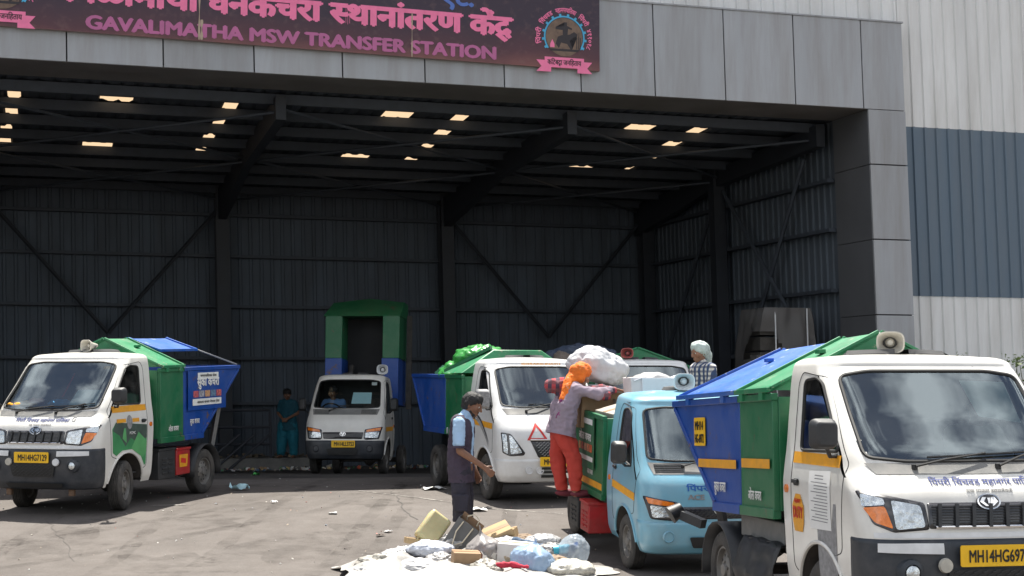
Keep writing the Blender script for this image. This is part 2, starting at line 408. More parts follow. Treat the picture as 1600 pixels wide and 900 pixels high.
# ------------------------------------------------------------------ transfer station building
M_acp = mat('grey composite panel', (.32, .333, .355), .38, .0, var=.10, scale=1.3, dirt=((.19, .17, .15), .6, 3.0), stretch=(1, 1, .10), spec=.6, rnd=.09)
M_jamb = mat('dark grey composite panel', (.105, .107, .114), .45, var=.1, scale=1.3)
M_acpd = mat('panel joint sealant', (.03, .03, .033), .8)
M_wh = mat('white profiled sheet', (.70, .705, .70), .5, var=.08, scale=1.5, dirt=((.40, .38, .34), .5, 2.6), stretch=(1, 1, .12))
M_bl = mat('blue grey profiled sheet', (.10, .143, .19), .5, var=.08, scale=1.5, dirt=((.15, .17, .19), .45, 2.4), stretch=(1, 1, .12))
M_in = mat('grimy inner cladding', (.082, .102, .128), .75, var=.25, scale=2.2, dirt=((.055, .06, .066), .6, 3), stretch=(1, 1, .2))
M_steel = mat('dark primed steel', (.022, .026, .034), .6, var=.25, scale=4)
M_zinc = mat('galvanised purlin', (.048, .058, .074), .65, var=.2, scale=5)
M_conc = mat('stained concrete', (.17, .165, .155), .9, var=.25, scale=3, bump=.3)
def skylight_mat():
    m = bpy.data.materials.new('fibreglass skylight'); m.use_nodes = True; nt = m.node_tree; nt.nodes.clear()
    o = nd(nt, 'ShaderNodeOutputMaterial'); t = nd(nt, 'ShaderNodeBsdfTranslucent'); t.inputs[0].default_value = (.27, .195, .125, 1)
    nt.links.new(t.outputs[0], o.inputs[0]); return m
M_sky = skylight_mat()
B = empty('transfer_station', FW(6, 0, 0), label='large steel shed with a wide open bay, grey panelled portal and corrugated cladding', cat='building')
BI = Matrix.Translation(-FW(6, 0, 0))
def bpart(mb, name, m, **k):
    bmesh.ops.transform(mb.bm, matrix=BI, verts=mb.bm.verts); return mb.build(name, m, B, **k)
def fbox(mb, u0, u1, t0, t1, z0, z1):
    v = [mb.bm.verts.new(FW(u, t, z)) for u in (u0, u1) for t in (t0, t1) for z in (z0, z1)]
    for f in ((0,1,3,2), (4,6,7,5), (0,4,5,1), (2,3,7,6), (0,2,6,4), (1,5,7,3)): mb.bm.faces.new([v[i] for i in f])
    return mb
def corr(mb, axis, a0, a1, z0, z1, c, pitch=.25, dep=.035, rib=.07, sgn=1, lap=None):
    """trapezoid profiled sheet along u (c = t) or along t (c = u)"""
    P = []; a = a0
    while a < a1:
        for da, h in ((0, 0), (pitch-rib, 0), (pitch-rib+rib*.25, dep), (pitch-rib*.25, dep)): P.append((min(a+da, a1), h))
        a += pitch
    for (p, h), (q, k) in zip(P, P[1:]):
        if q-p < 1e-6: continue
        f = (lambda s, hh, z: FW(s, c-sgn*hh, z)) if axis == 'u' else (lambda s, hh, z: FW(c-sgn*hh, s, z))
        mb.poly((f(p, h, z0), f(q, k, z0), f(q, k, z1), f(p, h, z1)))
    return mb
Z0, Z1 = 6.83, 8.475; UL, UR0, UR1 = -9.0, 13.645, 14.42; TD = 1.35
seams = [UL, -7.95, -6.52, -5.09, -3.66, -2.23, -.806+.215, .686+.215, 2.139+.215, 3.6+.215, 5.01+.215, 6.41+.215, 7.806+.215, 9.19+.22, 10.55+.22, 11.94+.22, 13.33+.22, UR1]
for a, b in zip(seams, seams[1:]):
    bpart(fbox(MB(), a+.011, b-.011, 0, .05, Z0, Z1), 'fascia_panel', M_acp, bevel=.004)
zs = [-.1, .24, 1.63, 3.02, 4.41, 5.80, Z0]
for a, b in zip(zs, zs[1:]):
    bpart(fbox(MB(), UR0, UR1, 0, .05, a+.011, b-.011), 'pillar_panel', M_acp, bevel=.004)
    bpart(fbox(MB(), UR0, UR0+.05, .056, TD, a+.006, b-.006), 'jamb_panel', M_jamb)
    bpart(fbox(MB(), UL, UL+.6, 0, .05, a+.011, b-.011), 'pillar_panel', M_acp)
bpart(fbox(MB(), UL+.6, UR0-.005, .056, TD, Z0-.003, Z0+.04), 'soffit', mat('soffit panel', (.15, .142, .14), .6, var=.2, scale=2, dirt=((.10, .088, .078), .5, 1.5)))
mb = MB(); fbox(mb, UL, UR1-.012, .045, TD-.01, Z0+.05, Z1-.02); fbox(mb, UR0+.04, UR1-.012, .045, TD-.01, -.1, Z0+.05); fbox(mb, UL, UL+.6, .045, TD, -.1, Z0+.05)
bpart(mb, 'portal_core', M_acpd)
bpart(fbox(MB(), UL, UR1+.02, -.02, .3, Z1+.002, Z1+.03), 'portal_capping', M_acp)
TW = .32; ZT = 9.35
bpart(corr(MB(), 'u', UL, UR1+.1, Z1-.2, ZT, TW), 'upper_cladding', M_wh, ang=20)
bpart(corr(MB(), 'u', UR1-.1, 34, 6.60, ZT, TW+.01), 'upper_cladding', M_wh, ang=20)
bpart(corr(MB(), 'u', UR1-.1, 34, 3.40, 6.62, TW+.03), 'blue_cladding', M_bl, ang=20)
bpart(corr(MB(), 'u', UR1-.1, 34, -.1, 3.42, TW+.05), 'lower_cladding', M_wh, ang=20)
mb = MB()
for z in (6.95, 8.25):
    for i in range(70):
        p = FW(UR1+.12+i*.25, TW-.006, z+random.uniform(-.01, .01)); mb.ball(p, .011, 1)
bpart(mb, 'roofing_screws', M_acpd)
# shed inside
TB = 11.2; UB = 13.75
roofz = lambda t: 6.32+.055*(TB-t)
cols = [2.87+.12, 8.2+.13, -2.35, -7.7]
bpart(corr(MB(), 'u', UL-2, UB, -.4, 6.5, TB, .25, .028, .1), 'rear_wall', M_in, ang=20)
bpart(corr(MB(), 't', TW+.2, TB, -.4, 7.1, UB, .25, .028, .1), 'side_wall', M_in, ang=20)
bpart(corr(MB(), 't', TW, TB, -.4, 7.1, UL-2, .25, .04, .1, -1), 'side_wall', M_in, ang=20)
bpart(fbox(MB(), UL-2, UL, TW+.1, TW+.16, -.3, 7), 'side_return', M_in)
for z in (5.68, 4.72, 3.55, 2.35, 1.3):
    bpart(fbox(MB(), UL-2, UB-.1, TB-.22, TB-.06, z-.035, z+.035), 'girt', M_zinc)
    bpart(fbox(MB(), UB-.22, UB-.06, TD+.1, TB-.25, z-.035, z+.035), 'girt', M_zinc)
def icol(u, t, z1):
    mb = MB(); fbox(mb, u-.15, u+.15, t-.2, t-.18, -.4, z1); fbox(mb, u-.15, u+.15, t+.18, t+.2, -.4, z1); fbox(mb, u-.012, u+.012, t-.18, t+.18, -.4, z1); return mb
for u in cols+[UB-.25]:
    bpart(icol(u, TB-.45, roofz(TB)), 'column', M_steel)
for t in (6.2,):
    mb = MB(); fbox(mb, UB-.5, UB-.23, t-.15, t+.15, -.3, roofz(t)); bpart(mb, 'column', M_steel)
for u in cols+[UB-.35]:
    mb = MB()
    for t0, t1, d0, d1 in ((TD+.05, 6., .42, .36), (6., TB-.2, .36, .75)):
        v = [FW(u+du, t, roofz(t)-.12-dd) for du in (-.09, .09) for t, dd in ((t0, 0), (t1, 0), (t1, d1), (t0, d0))]
        vv = [mb.bm.verts.new(q) for q in v]
        for f in ((0,1,2,3), (7,6,5,4), (0,4,5,1), (1,5,6,2), (2,6,7,3), (3,7,4,0)): mb.bm.faces.new([vv[i] for i in f])
    bpart(mb, 'rafter', M_steel)
tp = TD+.35
PUR = []
while tp < TB-.3:
    PUR.append(tp); z = roofz(tp)
    bpart(fbox(fbox(MB(), UL-2, UB-.1, tp-.03, tp+.03, z-.20, z-.03), UL-2, UB-.1, tp-.03, tp+.07, z-.21, z-.195), 'purlin', M_zinc); tp += 1.28
def brace(a, b, r=.035, m=None): bpart(MB().tube([FW(*a), FW(*b)], r, 6), 'brace', m or M_steel)
for u0, u1, lo in ((cols[2]+.3, cols[0]-.1, 2.9), (cols[1]+.1, UB-.4, 2.9)):
    um = (u0+u1)/2
    brace((u0, TB-.4, 5.75), (um, TB-.4, lo), .05); brace((u1, TB-.4, 5.75), (um, TB-.4, lo), .05)
for (a, b) in (((UB-.3, 6.4, 5.9), (UB-.3, 10.8, 1.0)), ((UB-.3, 1.6, 1.8), (UB-.3, 6.0, 6.0)), ((UB-.3, 2.2, 6.2), (UB-.3, 5.9, 1.2))): brace(a, b, .045, M_zinc)
ul = sorted(cols)+[UB-.3]
for a, b in zip(ul, ul[1:]):
    for t0, t1 in ((1.6, 6.1), (6.1, 10.9)):
        z0 = roofz(t0)-.3; z1 = roofz(t1)-.3
        brace((a, t0, z0), (b, t1, z1), .028, M_zinc); brace((b, t0, z0-.06), (a, t1, z1-.06), .028, M_zinc)
SKW = [(183,152,33,147,158), (152,228,29,223,233), (623,178,31,172,185), (552,247,27,242,252), (1000,200,24,195,205), (900,264,26,260,268),
       (361,164,13,157,172), (341,192,11,187,197), (325,216,11,211,221), (313,237,11,232,241), (719,186,14,180,192), (691,210,14,204,216), (668,229,10,226,231), (659,237,9,235,239), (640,252,12,248,256),
       (1088,206,15,200,212), (1048,228,14,222,233), (1011,249,12,244,254), (980,265,8,262,267), (22,146,13,139,153), (18,173,12,167,179), (10,200,11,197,205), (8,220,11,215,226)]
rects = []
for cx, cy, hw, y0, y1 in SKW:
    ua, ta, _ = ray_roof(cx, y0, roofz); ub, tb, _ = ray_roof(cx, y1, roofz); um, tm, _ = ray_roof(cx, cy, roofz)
    w_ = ray_roof(cx+hw*.8, cy, roofz)[0]-um
    rects.append((um-w_, um+w_, max(TD+.45, min(ta, tb)), min(TB-.4, max(ta, tb))))
bm = patch2d([(UL-2, TW), (UB, TW), (UB, TB+.1), (UL-2, TB+.1)], 99)
cuts = [((1,0,0), x) for r in rects for x in r[:2]]+[((0,1,0), x) for r in rects for x in r[2:]]+[((1,0,0), UL-2+.09*k) for k in range(1, 262)]
for no, x in cuts:
    bmesh.ops.bisect_plane(bm, geom=bm.verts[:]+bm.edges[:]+bm.faces[:], plane_co=Vector(no)*x, plane_no=no, dist=1e-5)
kill = []
for f in bm.faces:
    c = f.calc_center_median()
    if any(r[0] < c.x < r[1] and r[2] < c.y < r[3] for r in rects): kill.append(f)
bmesh.ops.delete(bm, geom=kill, context='FACES')
for v in bm.verts:
    k = (v.co.x/.27) % 1; h = .035 if k < .35 else 0
    v.co = FW(v.co.x, v.co.y, roofz(v.co.y)+h)
me = bpy.data.meshes.new('r'); bm.to_mesh(me); bm.free(); mb = MB(); mb.bm.from_mesh(me); bpart(mb, 'roof_sheeting', mat('dark roof sheet', (.045, .055, .07), .8, var=.3, scale=2), ang=20)  # roof sheet in a dark blue-grey base colour
for r in rects:
    mb = MB(); mb.grid(lambda a, b: FW(r[0]-.12+(r[1]-r[0]+.24)*a, r[2]-.15+(r[3]-r[2]+.5)*b, roofz(r[2]-.15+(r[3]-r[2]+.5)*b)+.04), 2, 2); bpart(mb, 'skylight', M_sky)
mb = MB(); mb.grid(lambda a, b: (lambda p: (p.x, p.y, gz(p.x, p.y)+.006))(FW(UL-1.9+(UB-UL+1.8)*a, .1+(9.7-.1)*b, 0)), 4, 30); tag(mb.build('shed_floor_shade', mat('shade and oil darkened floor', (.045, .041, .04), .8, var=.4, scale=1.6, dirt=((.085, .075, .066), .6, 2.2), bump=.3)), kind='structure')  # dark sheet over the ground: interior shade painted into its colour, with oil grime
# raised kerb platform and guard rail by the rear wall
mb = MB(); fbox(mb, UL-1.9, 5.0, 9.75, TB-.3, -.5, .09); bpart(mb, 'loading_plinth', M_conc, bevel=.02)
G = empty('guard_rail', FW(2, 9.9, .09), label='dark tubular guard rail on the plinth behind the green and blue truck', cat='railing')
GI = Matrix.Translation(-FW(2, 9.9, .09))
def gpart(mb, name, m): bmesh.ops.transform(mb.bm, matrix=GI, verts=mb.bm.verts); return mb.build(name, m, G)
M_rail = mat('rail paint', (.04, .043, .055), .5)
for z in (1.16, .78, .40): gpart(MB().tube([FW(-7.5, 9.9, z), FW(3.9, 9.9, z)], .03, 8), 'rail', M_rail)
for u in (-7.4, -5.5, -3.6, -1.7, .2, 2.1, 3.9): gpart(MB().tube([FW(u, 9.9, .09), FW(u, 9.9, 1.16)], .032, 8), 'post', M_rail)
for k in range(3):
    u = 2.2+.34*k
    p = MB().tube([FW(u, 9.7, -.2), FW(u+1.0, 9.82, .62)], .028, 7).build('steel_pipe', M_rail)
    tag(p, 'long steel pipe leaning on the guard rail behind the truck', 'pipe', 'steel pipes leaning on the guard rail')
# ------------------------------------------------------------------ sign banner
def banner_mat():
    m = bpy.data.materials.new('printed banner'); m.use_nodes = True; nt = m.node_tree; L = nt.links.new; b = nt.nodes['Principled BSDF']
    tc = nd(nt, 'ShaderNodeTexCoord'); sx = nd(nt, 'ShaderNodeSeparateXYZ'); L(tc.outputs['Object'], sx.inputs[0])
    n = nd(nt, 'ShaderNodeTexNoise', Scale=1.1, Detail=4.0); L(tc.outputs['Object'], n.inputs['Vector'])
    ad = nd(nt, 'ShaderNodeMath', operation='MULTIPLY_ADD'); L(n.outputs['Fac'], ad.inputs[0]); ad.inputs[1].default_value = .5; L(sx.outputs['Z'], ad.inputs[2])
    r = nd(nt, 'ShaderNodeValToRGB'); L(ad.outputs[0], r.inputs[0])
    e = r.color_ramp.elements; e[0].position = .16; e[0].color = (.22, .085, .075, 1); e[1].position = .95; e[1].color = (.036, .022, .040, 1)
    q = r.color_ramp.elements.new(.45); q.color = (.085, .03, .042, 1)
    n2 = nd(nt, 'ShaderNodeTexNoise', Scale=9.0, Detail=6.0); L(tc.outputs['Object'], n2.inputs['Vector'])
    mr = nd(nt, 'ShaderNodeMapRange'); mr.inputs[1].default_value = .55; mr.inputs[2].default_value = .8; mr.inputs[4].default_value = .35; L(n2.outputs['Fac'], mr.inputs[0])
    mx = nd(nt, 'ShaderNodeMix', data_type='RGBA'); L(mr.outputs[0], mx.inputs['Factor']); L(r.outputs[0], mx.inputs['A']); mx.inputs['B'].default_value = (.20, .12, .11, 1)
    L(mx.outputs['Result'], b.inputs['Base Color']); b.inputs['Roughness'].default_value = .55; return m
SB = empty('sign_banner', FM(3, -.06, 7.2), label='purple printed name banner with pink lettering on the grey fascia', cat='sign')
SI = Matrix.Translation(-FM(3, -.06, 7.2))
def spart(mb, name, m, par=None): bmesh.ops.transform(mb.bm, matrix=SI, verts=mb.bm.verts); return mb.build(name, m, par or SB, ang=0, recalc=False)
bz = lambda u: 7.19-.0124*(u-8.127)
BU0, BU1 = -3.6, 8.127
mb = MB(); mb.grid(lambda a, b: FM(BU0+(BU1-BU0)*a, -.095, bz(BU0+(BU1-BU0)*a)+2.0*b), 40, 12); spart(mb, 'printed_sheet', banner_mat())
mb = MB()
for a, b in ((0, .03), (1.97, 2.0)):
    mb.prism([(BU0, bz(BU0)+a), (BU1, bz(BU1)+a), (BU1, bz(BU1)+b), (BU0, bz(BU0)+b)], lambda p, q, k: FM(p, k, q), -.09, -.02)
spart(mb, 'frame', mat('banner frame', (.30, .22, .20), .6))
M_pink = mat('pink print', (.86, .20, .38), .6, var=.08); M_mauve = mat('mauve print', (.46, .13, .29), .6, var=.1); M_bluep = mat('blue print', (.09, .17, .5), .6)
M_cyan = mat('cyan print', (.07, .38, .62), .6); M_disc = mat('sepia print', (.17, .115, .085), .7, var=.3, scale=9); M_dark = mat('dark print', (.035, .03, .035), .7)
tilt = lambda u, c: -.0115*(u-c)
def bfn(d): return lambda x, y, e=0: FM(x, -.099-d-e, y+tilt(x, 3.0))
mb = MB(); letters(mb, 'गवळीमाथा घनकचरा <थानांतरण केंद>', bfn(.001), 6.56, 7.735, w=7.6, size=.50, bold=.055, align='R'); spart(mb, 'title_lettering', M_pink)
mb = MB(); letters(mb, 'GAVALIMATHA MSW TRANSFER STATION', bfn(.001), 2.865, 7.305, w=6.77, h=.235, bold=.055); spart(mb, 'subtitle_lettering', M_mauve)
mb = MB(); letters(mb, 'एट.', bfn(.001), 5.85, 8.2, size=.46, bold=.04, align='R'); spart(mb, 'heading_lettering', M_bluep)
for u, z0, z1, wd in ((1.25, 7.27, 8.1, .022), (4.77, 7.25, 8.0, .016), (1.29, 7.27, 7.6, .03)):
    mb = MB(); mb.grid(lambda a, b: bfn(.006)(u+(a-.5)*wd*(1+.6*math.sin(b*9)), z0+(z1-z0)*b), 1, 12)
    spart(mb, 'torn_streak', mat('faded streak', (.42, .33, .25), .8))
def emblem(cu, cz):
    f = lambda d: (lambda x, y, e=0: FM(cu+x, -.100-d-e, cz+y+tilt(cu, 3.0)))
    mb = MB(); drape(mb, circ(0, 0, .335, 36), f(.002), .2); root = spart(mb, 'emblem', M_disc)
    mb = MB()
    pts = []
    for k in range(0, 37):
        a = R(-35+250*k/36); r = .345; pts.append((a, r))
    for (a, r), (b, r2) in zip(pts, pts[1:]): mb.poly([f(.003)(rr*math.cos(x), rr*math.sin(x)) for rr, x in ((r, a), (r+.028, a), (r+.028, b), (r, b))])
    for k in range(12):
        a = R(-28+250*k/11.6); mb.poly([f(.0035)(rr*math.cos(a+s), rr*math.sin(a+s)) for rr, s in ((.37, -.06), (.41, -.05), (.41, .05), (.37, .06))])
    spart(mb, 'gear_ring', M_cyan, root)
    mb = MB()
    for s, a0, a1 in (('पिंपरी'.replace('पि', 'िप'), 197, 162), ('िचंचवड', 153, 118), ('महानगरपािलका', 110, 63), ('िपंपरी', 55, 28), ('४११०१८', 20, -24)):
        Rr = .435
        bm = text_bm(s, .03); X = [v.co.x for v in bm.verts]; ax, bx = min(X), max(X)
        for v in bm.verts:
            a = R(a0+(a1-a0)*(v.co.x-ax)/(bx-ax)); r = Rr+v.co.y*.115
            v.co = f(.002)(r*math.cos(a), r*math.sin(a), v.co.z*.1)
        me = bpy.data.meshes.new('tx'); bm.to_mesh(me); bm.free(); mb.bm.from_mesh(me)
    spart(mb, 'ring_lettering', M_pink, root)
    mb = MB(); g = f(.004)
    mb.poly([g(x, y) for x, y in ((-.36, -.36), (.36, -.36), (.36, -.54), (-.36, -.54))])
    for s in (-1, 1):
        h = f(.003); mb.poly([h(s*x, y) for x, y in ((.24, -.50), (.24, -.62), (.51, -.62), (.42, -.53), (.51, -.42), (.36, -.42), (.36, -.50))])
    spart(mb, 'ribbon', M_pink, root)
    mb = MB(); letters(mb, 'किटबद^ा जनिहताय', f(.006), 0, -.49, w=.62, size=.125, bold=.025); spart(mb, 'ribbon_lettering', M_dark, root)
    mb = MB(); q = f(.004)
    drape(mb, [(-.16, -.12), (-.10, -.2), (-.06, -.1), (.05, -.12), (.12, -.22), (.15, -.2), (.1, -.06), (.2, .03), (.23, .0), (.24, .06), (.18, .1), (.1, .05), (-.05, .03), (-.12, .0)], q, .2)
    drape(mb, [(-.03, .03), (.06, .04), (.07, .15), (.14, .13), (.14, .16), (.05, .2), (.05, .26), (0, .26), (-.01, .19), (-.16, .17), (-.16, .13), (-.03, .12)], q, .2)
    for x in (.22, .255, .285): mb.poly([q(x, -.2), q(x+.015, -.2), q(x+.015, .0+.1*(x == .255)), q(x, .0)])
    mb.poly([q(-.28, -.21), q(.28, -.21), q(.25, -.25), q(-.25, -.25)])
    spart(mb, 'rider_silhouette', M_dark, root)
    mb = MB(); drape(mb, [(-.26, -.19), (-.18, -.19), (-.18, -.13), (-.22, -.05), (-.26, -.13)], f(.005), .2); spart(mb, 'temple_mark', M_pink, root)
emblem(7.475, 7.80); emblem(-1.78, 7.86)
# ------------------------------------------------------------------ vehicle materials
DUST = (.30, .26, .22)
M_white = mat('white vehicle paint', (.74, .725, .68), .32, coat=.5, var=.05, scale=3, dirt=(DUST, .20, 2.6), spots=((.20, .16, .12), .70, 14))
M_whiteb = mat('cool white vehicle paint', (.74, .745, .74), .3, coat=.5, var=.04, scale=3, dirt=(DUST, .26, 2.6), spots=((.20, .16, .12), .70, 14))
M_teal = mat('pale blue vehicle paint', (.185, .435, .565), .3, coat=.5, var=.05, scale=3, dirt=(DUST, .26, 2.6), spots=((.16, .13, .10), .70, 14))
M_blk = mat('black moulded plastic', (.024, .026, .029), .5, var=.25, scale=9, dirt=((.12, .11, .10), .22, 5))
M_navy = mat('dark bumper plastic', (.026, .032, .042), .5, var=.2, scale=6, dirt=((.15, .135, .12), .35, 3))
M_rub = mat('black rubber trim', (.018, .018, .018), .6)
M_tyre = mat('dusty tyre rubber', (.045, .043, .041), .85, var=.3, scale=8, dirt=((.17, .15, .13), .55, 4), bump=.3, bscale=90)
M_rim = mat('dusty steel rim', (.26, .25, .235), .5, .5, var=.25, scale=9, dirt=((.12, .1, .085), .6, 7))
M_chas = mat('grimy chassis steel', (.05, .046, .043), .8, var=.3, scale=8, dirt=((.14, .12, .10), .5, 6))
M_rust = mat('rusty bracket steel', (.16, .10, .065), .85, var=.4, scale=14)
M_chrome = mat('bright metal', (.72, .72, .72), .16, 1.0, var=.03)
M_lamp = mat('clear lamp reflector', (.62, .66, .68), .14, .75, coat=1, var=.35, scale=22, bump=.7, bscale=26)
M_amber = mat('amber lamp lens', (.80, .20, .012), .2, coat=1, var=.25, scale=30, bump=.3)
M_lampb = mat('lamp housing', (.03, .03, .034), .25, coat=.6)
M_yel = mat('yellow reflective tape', (.80, .36, .015), .5, var=.1, scale=12, dirt=((.3, .2, .1), .3, 9))
M_plate = mat('yellow number plate', (.86, .50, .012), .45, var=.05, scale=20)
M_ink = mat('black plate ink', (.012, .012, .012), .5)
M_silv = mat('silver tape', (.66, .67, .68), .4, var=.12, scale=8)
M_int = mat('cab trim', (.06, .06, .062), .8, var=.2)
M_seat = mat('seat cover', (.10, .085, .08), .9, var=.3, scale=14)
M_cowl = mat('grey cowl plastic', (.19, .19, .185), .7, var=.15, scale=10, dirt=((.3, .27, .24), .4, 5))
M_blue = mat('blue container paint', (.007, .066, .33), .42, var=.16, scale=3, dirt=((.11, .12, .17), .42, 3.0), spots=((.14, .085, .06), .60, 4), bump=.4, bscale=3.5)
M_green = mat('green container paint', (.010, .145, .058), .42, var=.16, scale=3, dirt=((.12, .145, .10), .42, 3.0), spots=((.14, .085, .06), .60, 4), bump=.4, bscale=3.5)
M_blulid = mat('scratched blue lid paint', (.010, .10, .42), .42, var=.15, scale=4, dirt=((.2, .24, .34), .4, 3), spots=((.40, .45, .55), .60, 5), bump=.3, bscale=5)
M_grnlid = mat('scratched green lid paint', (.013, .20, .08), .42, var=.15, scale=4, dirt=((.2, .25, .18), .4, 3), spots=((.30, .30, .22), .60, 5), bump=.3, bscale=5)
M_wprint = mat('white lettering', (.78, .78, .76), .6, var=.08); M_navyp = mat('navy lettering', (.05, .07, .22), .6); M_blup = mat('blue lettering', (.02, .12, .42), .6)
M_red = mat('red plastic', (.42, .018, .02), .45, var=.15, scale=8, dirt=((.2, .12, .1), .4, 6))
M_redp = mat('red print', (.62, .03, .025), .5)
M_paper = mat('white paper', (.78, .78, .76), .7, var=.05); M_bpaper = mat('pale blue paper', (.50, .74, .80), .7, var=.04)
M_horn = mat('beige horn plastic', (.50, .48, .42), .5, var=.12, scale=12, dirt=((.2, .17, .14), .4, 8)); M_horni = mat('horn throat', (.10, .10, .095), .6)
M_greyp = mat('scuffed grey print', (.26, .26, .265), .7, var=.3, scale=26)
G_screen = glass('windscreen glass', (.62, .70, .70), 2.3, .008); G_side = glass('side glass', (.34, .40, .40), 1.6, .04)
G_clear = glass('clear windscreen', (.72, .78, .78), 1.3, .004); G_dark = glass('open window shade', (.55, .6, .6), 1.25, .0)
# ------------------------------------------------------------------ cab shell
class Cab:
    """sheet-metal cab lofted from plan rings; front = -Y, origin on the ground below the front axle"""
    def __init__(s, K, yr, crown, top, dz=.022, arch=None, cell=.034):
        s.yf = pchip([(k[0], k[1]) for k in K]); s.W = pchip([(k[0], k[2]) for k in K]); s.Rx = pchip([(k[0], k[3]) for k in K]); s.Ry = pchip([(k[0], k[4]) for k in K])
        s.z0, s.z1 = K[0][0], K[-1][0]; s.yr, s.crown, s.top = yr, crown, top; s.cell = cell; s.dz = dz
    def Fy(s, x, z):
        W, Rx, Ry = s.W(z), s.Rx(z), s.Ry(z); ax = min(abs(x), W); y = s.yf(z)+s.crown*(ax/W)**2
        if ax > W-Rx: y += Ry*(1-math.sqrt(max(0, 1-((ax-W+Rx)/Rx)**2)))
        return y
    def yc(s, z): return s.yf(z)+s.Ry(z)+s.crown
    def Sx(s, y, z):
        W, Rx, Ry = s.W(z), s.Rx(z), s.Ry(z); c = s.yc(z)
        if y >= c: return W
        q = min(1, (c-y)/Ry); return W-Rx+Rx*math.sqrt(max(0, 1-q*q))
    def F(s, x, z, off=0):
        e = .01; a = Vector((2*e, s.Fy(x+e, z)-s.Fy(x-e, z), 0)); b = Vector((0, s.Fy(x, z+e)-s.Fy(x, z-e), 2*e)); n = a.cross(b)
        n.normalize()
        if n.y > 0: n = -n
        return Vector((x, s.Fy(x, z), z))+n*off
    def S(s, y, z, side=1, off=0):
        e = .01; a = Vector((s.Sx(y+e, z)-s.Sx(y-e, z), 2*e, 0)); b = Vector((s.Sx(y, z+e)-s.Sx(y, z-e), 0, 2*e)); n = a.cross(b); n.normalize()
        if n.x < 0: n = -n
        p = Vector((s.Sx(y, z), y, z))+n*off
        return Vector((side*p.x, p.y, p.z))
    def shell(s, cutsF, cutsS, bumper=None):
        """-> dict part -> MB ; cuts: (name, polygon); later cuts win"""
        nf, ncr, ns, nr = 10, 9, max(14, int((s.yr-s.yf(.5))/s.cell)), 4
        n = int((s.z1-s.z0)/s.dz); rings = []
        for i in range(n+1): rings.append((s.z0+(s.z1-s.z0)*i/n, 0, 0))
        h, d = s.top
        for k in range(1, 8):
            a = R(90*k/7); rings.append((s.z1+h*math.sin(a)*.7, d*(1-math.cos(a)), 0))
        W1 = s.W(s.z1)
        for k in range(1, 8):
            q = k/7; rings.append((s.z1+h*(.7+.3*(1-(1-q)**2)), d+(W1-d-.05)*q, q))
        V = []; A = []
        for z, ins, q in rings:
            zz = min(z, s.z1); W, Rx, Ry, yf = s.W(zz)-ins, s.Rx(zz), s.Ry(zz), s.yf(zz)
            row = []; ar = []
            yfi = yf+ins*(.9 if ins else 0); yr = s.yr-ins*.35; Rx = min(Rx, W*.8); cr = s.crown*(1-q)
            for c in range(nf):
                x = (W-Rx)*c/nf; row.append(Vector((x, yfi+cr*(x/W)**2, z))); ar.append(('F', x, z))
            for c in range(ncr):
                a = R(90)*c/ncr; x = W-Rx+Rx*math.sin(a); row.append(Vector((x, yfi+Ry*(1-math.cos(a))+cr*(x/W)**2, z))); ar.append(('F', x, z))
            y0 = yfi+Ry+cr
            for c in range(ns+1):
                y = y0+(yr-y0)*c/ns; row.append(Vector((W, y, z))); ar.append(('S', y, z))
            for c in range(1, nr+1): row.append(Vector((W*(1-c/nr), yr, z))); ar.append(('R', W*(1-c/nr), z))
            if ins: ar = [('T', 0, 0)]*len(ar)
            V.append(row); A.append(ar)
        C = len(V[0])
        for reg, cuts in (('F', cutsF), ('S', cutsS)):
            for nm, P in cuts:
                m = len(P); segs = [(Vector(P[i]), Vector(P[(i+1) % m])) for i in range(m)]
                for i in range(len(V)):
                    for j in range(C):
                        r, a, b = A[i][j]
                        if r != reg: continue
                        p = Vector((a, b)); best = None
                        for u, v in segs:
                            dd = v-u; t = max(0, min(1, (p-u).dot(dd)/max(dd.length_squared, 1e-9))); qd = u+dd*t; L_ = (p-qd).length
                            if best is None or L_ < best[0]: best = (L_, qd)
                        lim = .55*(s.dz if reg == 'F' else min(s.cell, s.dz*1.3))
                        if reg == 'F' and a < .012 and abs(best[1].x) > .02: pass
                        if best[0] < lim*1.05:
                            a, b = best[1].x, best[1].y
                            if reg == 'F' and j == 0: a = 0
                            A[i][j] = (reg, a, b); V[i][j] = Vector((a, s.Fy(a, b), b)) if reg == 'F' else Vector((s.Sx(a, b), a, b))
        def inside(P, x, y):
            c = False; m = len(P)
            for i in range(m):
                (x0, y0), (x1, y1) = P[i], P[i-1]
                if (y0 > y) != (y1 > y) and x < (x1-x0)*(y-y0)/(y1-y0)+x0: c = not c
            return c
        parts = {}
        for i in range(len(V)-1):
            for j in range(C-1):
                quad = ((i, j), (i, j+1), (i+1, j+1), (i+1, j)); pts = [V[a][b] for a, b in quad]; regs = [A[a][b][0] for a, b in quad]
                cx = sum((p for p in pts), Vector())/4; nm = 'body'; reg = 'T' if 'T' in regs[:2] else ('R' if 'R' in regs else ('F' if 'F' in regs and regs.count('F') >= 3 else ('F' if 'F' in regs else 'S')))
                if reg == 'F':
                    for k, P in cutsF:
                        if inside(P, cx.x, cx.z): nm = k
                    if all(rg == 'F' for rg in regs) is False:
                        for k, P in cutsS:
                            if inside(P, cx.y, cx.z): nm = k
                if reg == 'S':
                    for k, P in cutsS:
                        if inside(P, cx.y, cx.z): nm = k
                for sd in (1, -1):
                    key = nm if nm in ('body', 'bumper', 'windscreen') or reg == 'F' else nm+('+' if sd > 0 else '-')
                    mb = parts.setdefault(key, MB())
                    q = [(p.x*sd, p.y, p.z) for p in pts]
                    try: mb.bm.faces.new([mb.bm.verts.new(p) for p in (q if sd > 0 else q[::-1])])
                    except ValueError: pass
